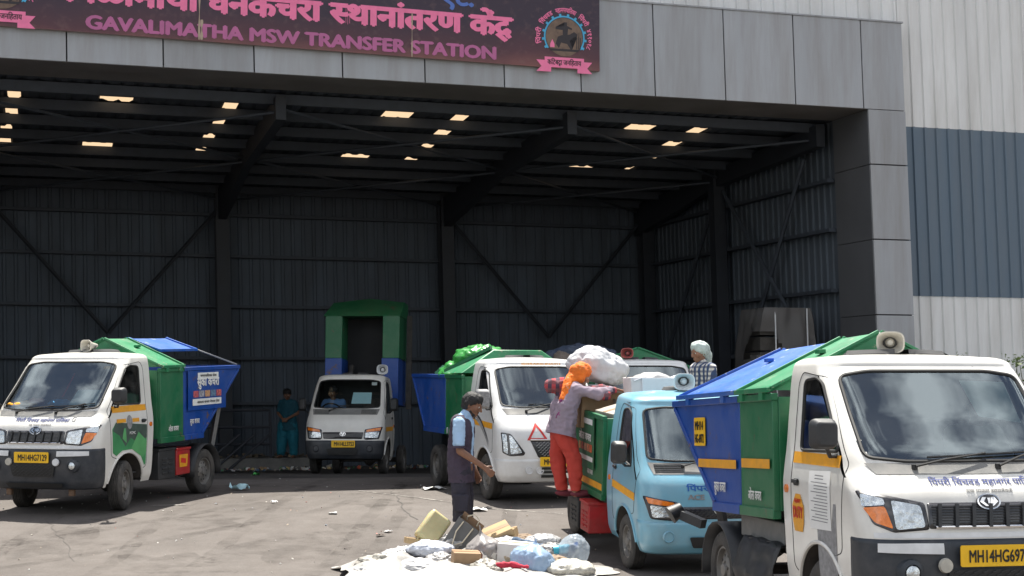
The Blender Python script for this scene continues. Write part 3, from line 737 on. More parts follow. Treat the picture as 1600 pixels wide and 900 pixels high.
        for k, mb in parts.items():
            bmesh.ops.remove_doubles(mb.bm, verts=mb.bm.verts, dist=.0012)
            bmesh.ops.dissolve_degenerate(mb.bm, edges=mb.bm.edges, dist=.0005)
        return parts
def inset_copy(mb, off):
    o = MB(); me = bpy.data.meshes.new('t'); mb.bm.to_mesh(me); o.bm.from_mesh(me); o.bm.normal_update()
    bmesh.ops.recalc_face_normals(o.bm, faces=o.bm.faces); o.bm.normal_update()
    ns = {v: v.normal.copy() for v in o.bm.verts}
    for v in o.bm.verts: v.co -= ns[v]*off
    bpy.data.meshes.remove(me); return o
def edge_tube(mb, P, fn, r, n=6, closed=True):
    pts = []
    for i in range(len(P) if closed else len(P)-1):
        a = Vector(P[i]); b = Vector(P[(i+1) % len(P)]); k = max(1, int((b-a).length/.05))
        pts += [fn(*(a+(b-a)*t/k)) for t in range(k)]
    if not closed: pts.append(fn(*P[-1]))
    return mb.tube(pts, r, n, closed)
# ------------------------------------------------------------------ shared pieces
def wheel(par, x, y, r, wd, side, steer=0, rim=None, name='wheel', mrim=None):
    w = empty(name, (x, y, r-.004), (0, 0, steer)); w.parent = par
    M = Matrix.Rotation(R(90)*side, 4, 'Y'); hw = wd/2; rr = rim or r*.60
    pr = [(rr, hw*.72), (rr+.012, hw*.92), (r*.80, hw*1.02), (r*.93, hw*.93), (r*.985, hw*.74)]
    tread = []
    for a in (.55, .32, .1): tread += [(r, hw*(a+.12)), (r, hw*(a+.02)), (r-.008, hw*a), (r-.008, hw*(a-.05))]
    pr += tread; pr += [(a, -b) for a, b in reversed(pr)]
    t = MB().lathe(pr, 44, M)
    for f in list(t.bm.faces):
        pass
    t.build('tyre', M_tyre, w, ang=40)
    g = MB().lathe([(rr+.004, hw*.74), (rr-.012, hw*.74), (rr-.02, hw*.3), (rr*.80, hw*.28), (rr*.72, hw*.42), (rr*.50, hw*.52), (rr*.42, hw*.62), (rr*.30, hw*.64), (rr*.27, hw*.86), (rr*.16, hw*.9), (0, hw*.9)], 32, M)
    g.lathe([(rr+.004, -hw*.74), (rr-.02, -hw*.6), (rr-.03, hw*.28)], 32, M)
    for k in range(5):
        a = 2*math.pi*k/5; p = M @ Vector((rr*.36*math.cos(a), rr*.36*math.sin(a), hw*.63)); q = M @ Vector((rr*.36*math.cos(a), rr*.36*math.sin(a), hw*.76)); g.tube([p, q], .013, 6)
    g.build('rim', mrim or M_rim, w, ang=40)
    hb = MB()
    for k in range(10):
        a = 2*math.pi*(k+.5)/10; p = M @ Vector((rr*.64*math.cos(a), rr*.64*math.sin(a), hw*.475)); q = M @ Vector((rr*.64*math.cos(a), rr*.64*math.sin(a), hw*.49))
        hb.tube([p, q], rr*.07, 8)
    hb.build('rim_holes', M_rub, w)
    return w
def plate(par, txt, fn, x, z, wd, ht, two=None, name='number_plate'):
    mb = MB(); drape(mb, rrect(x-wd/2, z-ht/2, x+wd/2, z+ht/2, .012), lambda a, b: fn(a, b, .004), 9)
    o = mb.build(name, M_plate, par, ang=0, solid=.006)
    mb = MB()
    if two:
        letters(mb, two[0], lambda a, b, e=0: fn(a, b, .006+e), x, z+ht*.06, w=wd*.78, h=ht*.32, bold=.03); letters(mb, two[1], lambda a, b, e=0: fn(a, b, .006+e), x, z-ht*.40, w=wd*.84, h=ht*.32, bold=.03)
    else:
        letters(mb, txt, lambda a, b, e=0: fn(a, b, .006+e), x+wd*.035, z-ht*.31, w=wd*.84, h=ht*.60, bold=.028)
    mb.build('plate_lettering', M_ink, o, ang=0, recalc=False)
    return o
def loudspeaker(par, p, yaw=0, s=1., body=None, name='loudspeaker'):
    e = empty(name, p, (0, 0, yaw)); e.parent = par
    M = Matrix.Translation((0, 0, .13*s)) @ Matrix.Rotation(R(90), 4, 'X')
    b = MB()
    def sq(r, z, k): return [M @ Vector((math.copysign(abs(math.cos(a))**k, math.cos(a))*r*1.12, math.copysign(abs(math.sin(a))**k, math.sin(a))*r*.9, z)) for a in [2*math.pi*i/28 for i in range(28)]]
    rings = [sq(.035*s, -.16*s, 1), sq(.055*s, -.10*s, 1), sq(.075*s, -.02*s, .9), sq(.105*s, .06*s, .75), sq(.128*s, .12*s, .65), sq(.135*s, .125*s, .65), sq(.135*s, .138*s, .65), sq(.122*s, .14*s, .68), sq(.10*s, .08*s, .8), sq(.07*s, .0, 1)]
    vs = [[b.bm.verts.new(p) for p in r] for r in rings]
    for A, C in zip(vs, vs[1:]):
        for k in range(28): b.bm.faces.new((A[k], A[(k+1) % 28], C[(k+1) % 28], C[k]))
    b.bm.faces.new(vs[0])
    b.build('horn', body or M_horn, e, ang=50)
    M2 = M
    MB().lathe([(.072*s, .0), (.05*s, -.01*s), (0, -.01*s)], 24, M2).build('throat', M_horni, e)
    MB().lathe([(.0, .075*s), (.03*s, .065*s), (.048*s, .03*s), (.05*s, 0)], 24, M2).build('driver_cone', body or M_horn, e)
    m = MB(); m.box((0, 0, .012*s), (.09*s, .20*s, .02*s)); m.bar((-.06*s, .03, .02*s), (-.075*s, .03, .12*s), .02, .008); m.bar((.06*s, .03, .02*s), (.075*s, .03, .12*s), .02, .008); m.build('bracket', M_horni, e)
    return e
def wiper(par, fn, a, b, c):
    w = MB(); P = [fn(a[0], a[1], .03), fn(*(Vector(a)*.6+Vector(b)*.4), .045), fn(b[0], b[1], .028)]; w.tube(P, [.009, .008, .006], 6)
    w.lathe([(0, .03), (.018, .03), (.02, 0)], 10, Matrix.Translation(fn(a[0], a[1], .0)))
    d0 = Vector(b)-(Vector(c)-Vector(b)); n = 6
    w.tube([fn(*(d0+(Vector(c)-d0)*k/n), .016) for k in range(n+1)], .007, 5)
    w.build('wiper', M_rub, par)
def mirror(par, cab, side, y, z, w, h, out=.16, m=None, big=1):
    p = cab.S(y+.06, z-.14, side, 0); e = Vector((side*(cab.W(z)+out), y-.04, z))
    a = MB(); a.tube([p, p+Vector((side*.05, -.01, 0)), e+Vector((-side*.02, .02, -h*.35))], .014, 7); ob = a.build('mirror_arm', M_blk, par)
    b = MB(); P = rrect(-w/2, -h/2, w/2, h/2, .045, 4)
    pr = lambda p_, q, k: e+Vector((p_*.92*(1-.35*abs(k)*(k < 0)), k*.07+p_*side*.25, q*(1-.25*abs(k)*(k < 0))))
    b.prism(P, pr, -1, .3); o = b.build('mirror', m or M_blk, par, bevel=.012)
    g = MB(); P2 = rrect(-w*.43, -h*.43, w*.43, h*.43, .035, 4); g.poly([pr(p_, q, .325) for p_, q in P2]); g.build('mirror_glass', M_chrome, o)
def interior(par, cab, wz, yw, seat_y=.22, steer_x=.36, rear=.6, W=.66, fl=.42):
    d = MB(); d.prism([(yw+.02, wz-.06), (yw+.30, wz-.04), (yw+.38, wz-.14), (yw+.34, wz-.36), (yw+.1, wz-.36)], lambda p, q, k: Vector((k, p, q)), -W, W); d.build('dashboard', M_int, par, bevel=.02)
    s = MB()
    for x in (-.36, .36):
        s.box((x, seat_y+.1, wz-.42), (.46, .46, .16)); s.bar((x, seat_y+.30, wz-.36), (x, seat_y+.40, wz+.22), .44, .10, (0, 1, 0)); s.bar((x, seat_y+.40, wz+.25), (x, seat_y+.42, wz+.40), .24, .08, (0, 1, 0))
    s.build('seats', M_seat, par, bevel=.04)
    e = empty('steering_wheel', (-steer_x, yw+.44, wz-.02), (R(-38), 0, 0)); e.parent = par
    t = MB(); t.tube([(math.cos(a)*.185, math.sin(a)*.185, 0) for a in [2*math.pi*k/24 for k in range(24)]], .014, 7, True); t.build('wheel_ring', M_rub, e)
    t = MB(); t.lathe([(0, .01), (.05, .0), (.05, -.05)], 14)
    for a in (200, 340, 90): t.bar((0, 0, -.02), (.18*math.cos(R(a)), .18*math.sin(R(a)), -.003), .03, .012)
    t.tube([(0, 0, -.03), (0, .0, -.35)], .02, 7); t.build('wheel_hub', M_int, e)
    f = MB(); f.box((0, (yw+rear)/2+.1, fl), (W*2, rear-yw-.1, .02)); f.build('cab_floor', M_int, par)
def chassis(par, y0, y1, zr, wr=.36, axle_y=0, wheelb=2., r=.29, track=.66):
    m = MB()
    for x in (-wr, wr): m.bar((x, y0, zr), (x, y1, zr), .05, .10)
    for y in (y0+.1, .5, 1.1, 1.7, y1-.05): m.bar((-wr, y, zr), (wr, y, zr), .06, .08, (0, 0, 1))
    m.tube([(-track, wheelb, r), (track, wheelb, r)], .045, 8); m.ball((0, wheelb, r), .12, 2); m.tube([(0, .4, zr-.05), (0, wheelb, r+.02)], .03, 8)
    m.tube([(-track, 0, r), (track, 0, r)], .035, 8); m.box((0, .25, zr-.05), (.42, .6, .22))
    for x in (-wr-.08, wr+.08):
        pts = [(x, wheelb-.5+i*.1, zr-.02-.10*(1-((i-5)/5)**2)) for i in range(11)]; m.tube(pts, .022, 5)
    m.build('chassis', M_chas, par)
def lampset(par, cab, poly, inner, amber, off=.004, side=1, extra=None, m_amb=None):
    g = lambda x, z, o=0: (lambda p: Vector((side*p.x, p.y, p.z)))(cab.F(abs(x), z, o))
    h = MB(); drape(h, poly, lambda a, b: g(a, b, off), .05); hl = h.build('headlight', M_lampb, par, ang=30, solid=.02)
    l = MB(); drape(l, inner, lambda a, b: g(a, b, off+.004), .03); l.build('headlight_lens', M_lamp, hl, ang=40)
    l = MB(); drape(l, amber, lambda a, b: g(a, b, off+.005), .03); l.build('indicator', m_amb or M_amber, hl, ang=40)
    if extra:
        l = MB(); drape(l, extra, lambda a, b: g(a, b, off+.005), .03); l.build('side_lamp', M_lamp, hl, ang=40)
    return hl
def badge_oval(par, fn, x, z, rx, rz, kind):
    b = MB(); drape(b, circ(x, z, rx, 24, rz), lambda a, c: fn(a, c, .016), 9); o = b.build('badge', M_lampb, par, ang=0, solid=.02)
    b = MB(); n = 28
    if kind == 'road':
        for sx in (-1, 1):
            drape(b, [(x+sx*rx*.06, z-rz*.55), (x+sx*rx*.32, z-rz*.55), (x+sx*rx*.78, z+rz*.0), (x+sx*rx*.52, z+rz*.55), (x+sx*rx*.2, z+rz*.5), (x+sx*rx*.46, z+rz*.02)], lambda a, c: fn(a, c, .019), 9)
        drape(b, [(x-rx*.12, z+rz*.45), (x+rx*.12, z+rz*.45), (x+rx*.05, z-rz*.5), (x-rx*.05, z-rz*.5)], lambda a, c: fn(a, c, .020), 9)
    else:
        for s in (-1, 1):
            drape(b, [(x+s*rx*.05, z-rz*.8), (x+s*rx*.2, z-rz*.78), (x+s*rx*.34, z+rz*.25), (x+s*rx*.74, z+rz*.42), (x+s*rx*.62, z+rz*.66), (x+s*rx*.1, z+rz*.42)], lambda a, c: fn(a, c, .019), 9)
    for k in range(n):
        a, c = 2*math.pi*k/n, 2*math.pi*(k+1)/n
        b.poly([fn(x+rx*q*math.cos(t), z+rz*q*math.sin(t), .0185) for q, t in ((.86, a), (1, a), (1, c), (.86, c))])
    b.build('badge_mark', M_chrome, o, ang=0); return o
# ------------------------------------------------------------------ waste containers
def plate_poly(mb, poly, x, th):
    return mb.prism(poly, lambda p, q, k: Vector((k, p, q)), x-th/2, x+th/2)
def hopper(par, W, y0, ys, y1, yb, z0, z1, mf=None, mr=None):
    """front bin (green) from y0 to ys, rear bin (blue) with sloping end from ys to y1 (top) / yb (bottom)"""
    mf = mf or M_green; mr = mr or M_blue; T = .03
    f = MB()
    for s in (-1, 1): plate_poly(f, [(y0, z0), (ys-.006, z0), (ys-.006, z1), (y0, z1)], s*W, T)
    f.box((0, y0, (z0+z1)/2), (2*W-T, T, z1-z0)); f.box((0, (y0+ys)/2, z0+.015), (2*W-T, ys-y0-T, T)); f.box((0, ys-.02, (z0+z1)/2-.03), (2*W-T, .012, z1-z0-.1))
    F = f.build('front_bin', mf, par, bevel=.004)
    for s in (-1, 1):
        f = MB()
        f.bar((s*(W+.012), y0-.015, z1), (s*(W+.012), ys-.008, z1), .05, .05); f.bar((s*(W+.006), y0, z0-.02), (s*(W+.006), ys-.005, z0-.02), .06, .07); f.bar((s*(W+.005), y0+.01, z0), (s*(W+.005), y0+.01, z1), .045, .03, (0, 1, 0)); f.bar((s*(W+.004), ys-.022, z0), (s*(W+.004), ys-.022, z1), .026, .03, (0, 1, 0))
        f.build('front_bin_rim', mf, F, bevel=.005)
    f = MB()
    for s in (-1, 1): plate_poly(f, [(ys+.006, z0), (yb, z0), (y1, z1-.02), (y1, z1), (ys+.006, z1)], s*W, T)
    d = Vector((0, y1-yb, z1-z0)); f.bar((0, yb, z0), (0, y1, z1), 2*W-T, T, (1, 0, 0)) if False else None
    vv = [Vector((sx*(W-T/2), yy+oy, zz)) for sx in (-1, 1) for oy in (0, -T*1.2) for yy, zz in ((yb, z0), (y1, z1))]
    vs = [f.bm.verts.new(v) for v in vv]
    for q in ((0,1,3,2), (4,6,7,5), (0,4,5,1), (2,3,7,6), (0,2,6,4), (1,5,7,3)): f.bm.faces.new([vs[i] for i in q])
    f.box((0, (ys+yb)/2, z0+.015), (2*W-T, yb-ys-.02, T))
    B_ = f.build('rear_bin', mr, par, bevel=.004)
    for s in (-1, 1):
        f = MB()
        f.bar((s*(W+.012), ys+.008, z1), (s*(W+.012), y1+.02, z1), .05, .05); f.bar((s*(W+.006), yb-.02, z0+.01), (s*(W+.006), y1-.01, z1-.03), .04, .05, (1, 0, 0)); f.bar((s*(W+.006), ys+.005, z0-.02), (s*(W+.006), yb, z0-.02), .06, .07); f.bar((s*(W+.004), ys+.022, z0), (s*(W+.004), ys+.022, z1), .026, .03, (0, 1, 0))
        f.build('rear_bin_rim', mr, B_, bevel=.005)
    MB().bar((-W, y1+.01, z1), (W, y1+.01, z1), .05, .05).build('tail_rim', mr, B_, bevel=.005)
    return F, B_
def lid(par, W, ya, yb, ze, yra, yrb, zr, side, m, hinges=True, th=.016, ov=.04):
    """plate from the eave (x = +-W) to the ridge (x = 0)"""
    a = Vector((side*(W+ov), ya, ze)); b = Vector((side*(W+ov), yb, ze)); c = Vector((side*.006, yrb, zr)); d = Vector((side*.006, yra, zr))
    mb = MB(); n = 8
    n_ = (b-a).cross(d-a).normalized(); n_ = n_ if n_.z > 0 else -n_
    V = []
    for i in range(n+1):
        row = []
        for j in range(n+1):
            p = a.lerp(b, i/n).lerp(d.lerp(c, i/n), j/n); k = noise.noise(p*2.1+Vector((W*9, 3, side)))*.012
            row.append(p+n_*k*(1 if 0 < i < n and 0 < j < n else 0))
        V.append(row)
    vs = [[mb.bm.verts.new(p) for p in r] for r in V]
    for i in range(n):
        for j in range(n): mb.bm.faces.new((vs[i][j], vs[i+1][j], vs[i+1][j+1], vs[i][j+1]))
    o = mb.build('lid', m, par, ang=50, solid=th)
    h = MB()
    h.bar(a+n_*.004, b+n_*.004, .03, .035); h.bar(a.lerp(d, .02)+n_*.01, d+n_*.01, .03, .022); h.bar(b.lerp(c, .02)+n_*.01, c+n_*.01, .03, .022)
    if hinges:
        for t in (.2, .8):
            p = a.lerp(b, t)-Vector((side*.01, 0, .03)); h.box(p, (.05, .07, .07)); h.tube([p+Vector((0, -.06, .02)), p+Vector((0, .06, .02))], .012, 7)
        p = a.lerp(b, .6).lerp(d.lerp(c, .6), .68)+n_*.02; h.box(p, (.05, .09, .03))
    h.build('lid_frame', m, o, bevel=.003); return o
def gable(par, W, y, ze, zr, m, yr=None, ov=.02):
    yr = y if yr is None else yr
    mb = MB(); P = [(-W-ov, y, ze), (W+ov, y, ze), (0, yr, zr)]; a = [mb.bm.verts.new(p) for p in P]; b = [mb.bm.verts.new((p[0], p[1]+.012, p[2])) for p in P]
    mb.bm.faces.new(a); mb.bm.faces.new(b[::-1])
    for i in range(3): mb.bm.faces.new((a[i], b[i], b[(i+1) % 3], a[(i+1) % 3]))
    return mb.build('gable_end', m, par)
def side_fn(W, side, off=.0): return lambda y, z, e=0: Vector((side*(W+.016+off+e), y, z))
def sd_text(par, s, W, side, yc, z, w, h=None, m=None, bold=.03, name='side_lettering', size=None):
    f = side_fn(W, side); mb = MB(); letters(mb, s, lambda a, b, e=0: f(yc-side*(-1)*(a), b, .002+e) if False else f(yc+side*a, b, .002+e), 0, z, w=w, h=h, bold=bold, size=size)
    return mb.build(name, m or M_wprint, par, ang=0, recalc=False)
def sd_rect(par, W, side, y0, y1, z0, z1, m, name, off=.001, r=.005):
    f = side_fn(W, side); mb = MB(); drape(mb, rrect(y0, z0, y1, z1, r, 2), lambda a, b: f(a, b, off), 9); return mb.build(name, m, par, ang=0)
def crate(par, c, d, m, name, vents=True):
    x, y, z = c; o = MB().box(c, d).build(name, m, par, bevel=.012)
    f = MB(); s = 1 if x > 0 else -1
    f.box((x, y, z+d[2]/2+.012), (d[0]+.02, d[1]+.02, .03))
    if vents:
        for k in range(4):
            for j in (-1, 1): f.box((x+s*(d[0]/2+.004), y+j*d[1]*.18, z-d[2]*.28+k*d[2]*.16), (.012, d[1]*.26, d[2]*.07))
    f.build('box_frame', m, o, bevel=.004); return o
def mudguard(par, x, y, r, wd):
    m = MB(); n = 12
    prev = None
    for k in range(n+1):
        a = R(-8+196*k/n); c = [(x-wd/2, y+r*math.cos(a), .29+r*math.sin(a)), (x+wd/2, y+r*math.cos(a), .29+r*math.sin(a))]
        row = [m.bm.verts.new(p) for p in c]
        if prev: m.bm.faces.new((prev[0], prev[1], row[1], row[0]))
        prev = row
    return m.build('mudguard', M_blk, par, solid=.012)
# ------------------------------------------------------------------ the fleet
def place(name, px, Y, th, side, W, wb, label, group='small waste collection trucks'):
    """root at the front axle centre; (px,Y) is the visible front wheel on the given side"""
    X = (px-800)/FPX*Y; t = R(th)
    cx = X-side*W*math.cos(t); cy = Y-side*W*math.sin(t)
    rx, ry = cx-math.sin(t)*wb, cy+math.cos(t)*wb
    zf, zr = gz(cx, cy), gz(rx, ry)
    return empty(name, (cx, cy, zf), (math.atan2(zr-zf, wb), 0, t), label, 'truck', group)
def cab_parts(par, cab, parts, paint, bump_m, lining=True):
    body = parts['body']
    if lining:
        ln = inset_copy(body, .03); ln.build('cab_lining', M_int, par, recalc=False)
    body.build('cab_body', paint, par, ang=30)
    if 'bumper' in parts: parts['bumper'].build('bumper', bump_m, par, ang=30, solid=.02)
    parts['windscreen'].build('windscreen', G_clear if par.location.y > 27 else G_screen, par, ang=50)
    doors = {}
    for sd, k in ((1, '+'), (-1, '-')):
        d = parts['door'+k]; l = inset_copy(d, .04); o = d.build('door', paint, par, ang=30); l.build('door_lining', M_int, o, recalc=False); doors[sd] = o
        parts['window'+k].build('window', G_side, o, ang=50)
        parts['arch'+k].bm.free()
    return doors
def common_side(par, cab, doors, Pwin, Pdoor, arch, stripes, handle, paint, marker=None):
    for sd in (1, -1):
        o = doors[sd]
        edge_tube(MB(), Pwin, lambda y, z: cab.S(y, z, sd, .001), .011).build('window_seal', M_rub, o)
        y0, z0, r = arch
        Q = []
        for i in range(len(Pdoor)):
            a = Vector(Pdoor[i]); b = Vector(Pdoor[(i+1) % len(Pdoor)]); k = max(1, int((b-a).length/.04)); Q += [a+(b-a)*t/k for t in range(k)]
        ok = [math.hypot(q.x-y0, q.y-z0) > r+.01 for q in Q]; n0 = next((i for i in range(len(Q)) if not ok[i-1] and ok[i]), 0); run = []
        for i in range(len(Q)):
            if not ok[(n0+i) % len(Q)]: break
            run.append(cab.S(Q[(n0+i) % len(Q)].x, Q[(n0+i) % len(Q)].y, sd, -.0015))
        if len(run) > 2: MB().tube(run, .0045, 5).build('door_gap', M_rub, o)
        n = 20; pts = [(y0+r*math.cos(R(8+164*k/n)), z0+r*math.sin(R(8+164*k/n))) for k in range(n+1)]
        MB().tube([cab.S(a, b, sd, .002) for a, b in pts], .014, 6).build('wheel_arch_lip', paint, par)
        m = MB(); prev = None
        for a, b in pts:
            x = cab.Sx(a, b)-.004; row = [m.bm.verts.new((sd*x, a, b)), m.bm.verts.new((sd*(x-.34), a, b))]
            if prev: m.bm.faces.new((prev[0], prev[1], row[1], row[0]))
            prev = row
        m.build('wheel_well', M_chas, par)
        for (ya, yb, za, zb) in stripes:
            m = MB(); drape(m, [(ya, za), (yb, zb), (yb, zb+.075), (ya, za+.075)], lambda a, b: cab.S(a, b, sd, .003), .06); m.build('reflective_stripe', M_yel, o, ang=40)
        y, z = handle
        m = MB(); drape(m, rrect(y-.05, z-.022, y+.05, z+.022, .018), lambda a, b: cab.S(a, b, sd, .004), .05); m.bar(cab.S(y-.045, z+.006, sd, .018), cab.S(y+.04, z+.006, sd, .018), .012, .026); m.build('door_handle', M_blk, o, bevel=.004)
        if marker:
            m = MB(); drape(m, circ(marker[0], marker[1], .028, 14), lambda a, b: cab.S(a, b, sd, .012), 9); m.build('side_marker', M_amber, par, ang=0, solid=.014)
def seal_front(par, cab, P, r=.012):
    full = [p for p in P if p[0] > 0]
    pts = [(-x, z) for x, z in reversed(full)]+full
    edge_tube(MB(), pts, lambda x, z: cab.F(x, z, .001), r).build('windscreen_seal', M_rub, par)
K_SUPRO = [(.30,-.74,.70,.22,.16), (.40,-.80,.735,.24,.18), (.60,-.825,.755,.26,.2), (.72,-.82,.76,.26,.2), (.80,-.80,.765,.24,.18), (.95,-.77,.77,.24,.2), (1.04,-.735,.77,.26,.2), (1.10,-.68,.765,.28,.2), (1.16,-.61,.758,.28,.2), (1.25,-.53,.745,.24,.17), (1.5,-.27,.722,.19,.14), (1.77,-.01,.695,.16,.13), (1.81,.03,.685,.16,.13)]
SW = roundpoly([(-.3, 1.215), (.42, 1.22), (.65, 1.245), (.61, 1.745), (.42, 1.775), (-.3, 1.785)], .05)
def supro(par, plate_txt, steer=0, wheels_r=.295):
    cab = Cab(K_SUPRO, .60, .05, (.09, .13))
    win = roundpoly([(-.30, 1.275), (.33, 1.26), (.34, 1.72), (.14, 1.735), (.06, 1.70)], .05)
    door = roundpoly([(-.36, .66), (-.42, 1.20), (-.33, 1.30), (.05, 1.74), (.40, 1.775), (.45, 1.70), (.46, .50), (.38, .46)], .04)
    ar = circ(0, .29, .40, 40)
    parts = cab.shell([('bumper', [(-.3, .25), (1, .25), (1, .775), (-.3, .775)]), ('windscreen', SW)],
                      [('bumper', [(-1, .25), (-.45, .25), (-.50, .775), (-1, .775)]), ('door', door), ('window', win), ('arch', ar)])
    doors = cab_parts(par, cab, parts, M_white, M_navy)
    common_side(par, cab, doors, win, door, (0, .29, .40), [(-.34, .44, 1.175, 1.175)], (.36, 1.05), M_white, (.53, 1.0))
    seal_front(par, cab, SW)
    F = lambda x, z, o=0: cab.F(x, z, o)
    # cowl below the glass
    m = MB(); drape(m, [(-.62, 1.145), (.62, 1.145), (.66, 1.21), (-.66, 1.21)], lambda a, b: F(a, b, .004), .06); m.build('cowl', M_cowl, par, ang=40)
    wiper(par, F, (-.38, 1.175), (.10, 1.25), (.48, 1.265)); wiper(par, F, (.18, 1.215), (.52, 1.29), (.62, 1.29)) if False else wiper(par, F, (.16, 1.175), (.50, 1.275), (.60, 1.285))
    for sd in (1, -1):
        lampset(par, cab, roundpoly([(.755, 1.055), (.40, .985), (.385, .83), (.60, .815), (.70, .86)], .02), roundpoly([(.60, 1.0), (.43, .97), (.41, .845), (.585, .83)], .02), roundpoly([(.735, .955), (.635, .965), (.60, .835), (.69, .87)], .015), side=sd, extra=roundpoly([(.735, 1.035), (.635, 1.008), (.632, .972), (.738, .962)], .012))
        mirror(par, cab, sd, -.33, 1.385, .185, .195, .14)
    m = MB(); drape(m, roundpoly([(-.385, .985), (.385, .985), (.385, .835), (-.385, .835)], .015), lambda a, b: F(a, b, .003), .05); g = m.build('grille', M_lampb, par, ang=30, solid=.01)
    m = MB()
    for z in [.85+.016*k for k in range(8)]: m.tube([F(x*.06, z, .008) for x in range(-6, 7)], .0035, 4)
    m.build('grille_mesh', M_blk, g)
    for x in [-.32+.107*k for k in range(7)]:
        MB().bar(F(x-.008, .84, .016), F(x+.008, .975, .016), .022, .014, (0, 1, 0)).build('grille_bar', M_blk, g)
    m = MB(); m.tube([F(x*.05, .842, .014) for x in range(-7, 8)], .009, 6); m.build('grille_trim', M_chrome, g)
    badge_oval(g, F, 0, .985, .075, .045, 'road')
    m = MB(); drape(m, [(-.70, .782), (.70, .782), (.70, .812), (-.70, .812)], lambda a, b: F(a, b, .004), .06); m.build('bumper_trim', M_silv, par, ang=40)
    for sd in (1, -1):
        m = MB(); drape(m, [(sd*.32, .69), (sd*.68, .70), (sd*.68, .752), (sd*.32, .748)], lambda a, b: F(a, b, .022+.004), .05); m.build('reflective_tape', M_silv, par, ang=40, label=None) if False else m.build('reflective_tape', M_silv, par, ang=40)
        m = MB(); M = Matrix.Translation(F(sd*.52, .585, -.02)) @ Matrix.Rotation(R(90), 4, 'X'); m.lathe([(.085, -.0), (.075, .035), (.05, .05), (.045, .03), (.0, .03)], 20, M); fo = m.build('fog_lamp', M_navy, par)
        m = MB(); m.lathe([(0, .062), (.025, .058), (.042, .048), (.042, .03)], 18, M); m.build('fog_lens', M_lamp, fo)
        m = MB(); M = Matrix.Translation(F(sd*.315, .625, .02)) @ Matrix.Rotation(R(90), 4, 'X'); m.lathe([(0, .02), (.04, .018), (.045, .0)], 18, M); m.build('reflector', M_horn if sd < 0 else M_silv, par)
    m = MB(); drape(m, roundpoly([(-.30, .60), (.30, .60), (.27, .46), (-.27, .46)], .03), lambda a, b: F(a, b, .022), .06); lg = m.build('lower_grille', M_rub, par, ang=30)
    m = MB()
    for i in range(7):
        z = .475+.018*i
        for k in range(9):
            x = -.26+.058*k+(i % 2)*.029; m.bar(F(x, z, .027), F(x+.03, z+.009, .027), .005, .006)
    m.build('lower_grille_mesh', M_blk, lg)
    m = MB(); drape(m, [(-.36, .335), (.36, .335), (.38, .385), (-.38, .385)], lambda a, b: F(a, b, .022), .06); m.build('air_intake', M_rub, par, ang=30)
    for sx in (-1, 1): MB().box((sx*.42, -.66, .27), (.07, .05, .10)).build('tow_bracket', M_rust, par, bevel=.008)
    plate(par, plate_txt, lambda x, z, o=0: Vector((x, cab.Fy(0, .6)-.03-o, z)), 0, .68, .46, .125)
    interior(par, cab, 1.25, -.50, rear=.58)
    chassis(par, -.55, 2.9, .50, r=wheels_r)
    for sd in (1, -1):
        wheel(par, sd*.665, 0, wheels_r, .165, sd, R(steer)); wheel(par, sd*.665, 2.0, wheels_r, .165, sd); mudguard(par, sd*.665, 2.0, .37, .24)
    return cab, doors, F
def hood_text(par, F, z0=1.075, h=.055):
    m = MB(); letters(m, 'िपंपरी िचंचवड महानगर पािलका', lambda x, y, e=0: F(x, y, .003+e), .03, z0, w=.72, h=h, bold=.02); m.build('bonnet_lettering', M_navyp, par, ang=0, recalc=False)
    m = MB(); letters(m, 'एक पाऊल <वच्छतेकडे'.replace('च्छ', 'छ'), lambda x, y, e=0: F(x, y, .003+e), .03, z0-.035, w=.30, h=.024, bold=.01); m.build('bonnet_motto', M_greyp, par, ang=0, recalc=False)
def windscreen_item(par, F, P, m, name, off=-.02):
    b = MB(); drape(b, P, lambda x, z: F(x, z, off), .1); return b.build(name, m, par, ang=40)
# ---- left van
V1 = place('waste_truck', 203, 19.2, -16.5, 1, .78, 2.0, 'white cabbed truck with landscape painted door, parked at the far left of the yard')
V1.scale = (1.03,)*3
cab, doors, F = supro(V1, 'MH14HG7129', steer=14)
hood_text(V1, F)
m = MB(); letters(m, 'G', lambda x, y, e=0: F(x, y, .003+e), .44, 1.09, w=.05, h=.055, bold=.02); drape(m, [(.09, 1.16), (.27, 1.165), (.27, 1.13), (.09, 1.125)], lambda a, b: F(a, b, .003), .05); m.build('bonnet_mark', M_greyp, V1, ang=0, recalc=False)
S = lambda o: (lambda y, z, e=0: cab.S(y, z, 1, o+e))
M_gra = mat('green decal', (.045, .26, .095), .5, var=.2, scale=5); M_grd = mat('dark green decal', (.055, .085, .07), .5, var=.35, scale=9); M_grl = mat('leaf green decal', (.10, .36, .13), .5, var=.15)
m = MB(); drape(m, [(-.33, .70), (-.36, .98), (-.28, 1.06), (.44, 1.0), (.44, .52), (.41, .50), (.32, .62), (.15, .72), (-.12, .715), (-.25, .66)], S(.0022), .05); dec = m.build('door_decal', M_gra, doors[1], ang=40)
m = MB(); drape(m, [(-.35, .96), (-.28, 1.058), (.44, .998), (.44, .84), (.2, .80), (.06, .86), (-.05, .76), (-.2, .9)], S(.0034), .05); m.build('decal_hills', M_grd, dec, ang=40)
m = MB(); drape(m, [(.08, .73), (.24, .92), (.44, .80), (.44, .66), (.36, .60)], S(.0044), .05); m.build('decal_slope', M_grl, dec, ang=40)
m = MB(); drape(m, [(-.13, .86), (-.1, .98), (-.06, .98), (-.03, .80)], S(.0044), .05); m.build('decal_tree', M_grl, dec, ang=40)
m = MB(); drape(m, circ(.03, 1.05, .062, 20, .085), S(.006), .2); m.build('round_emblem', M_greyp, doors[1], ang=0)
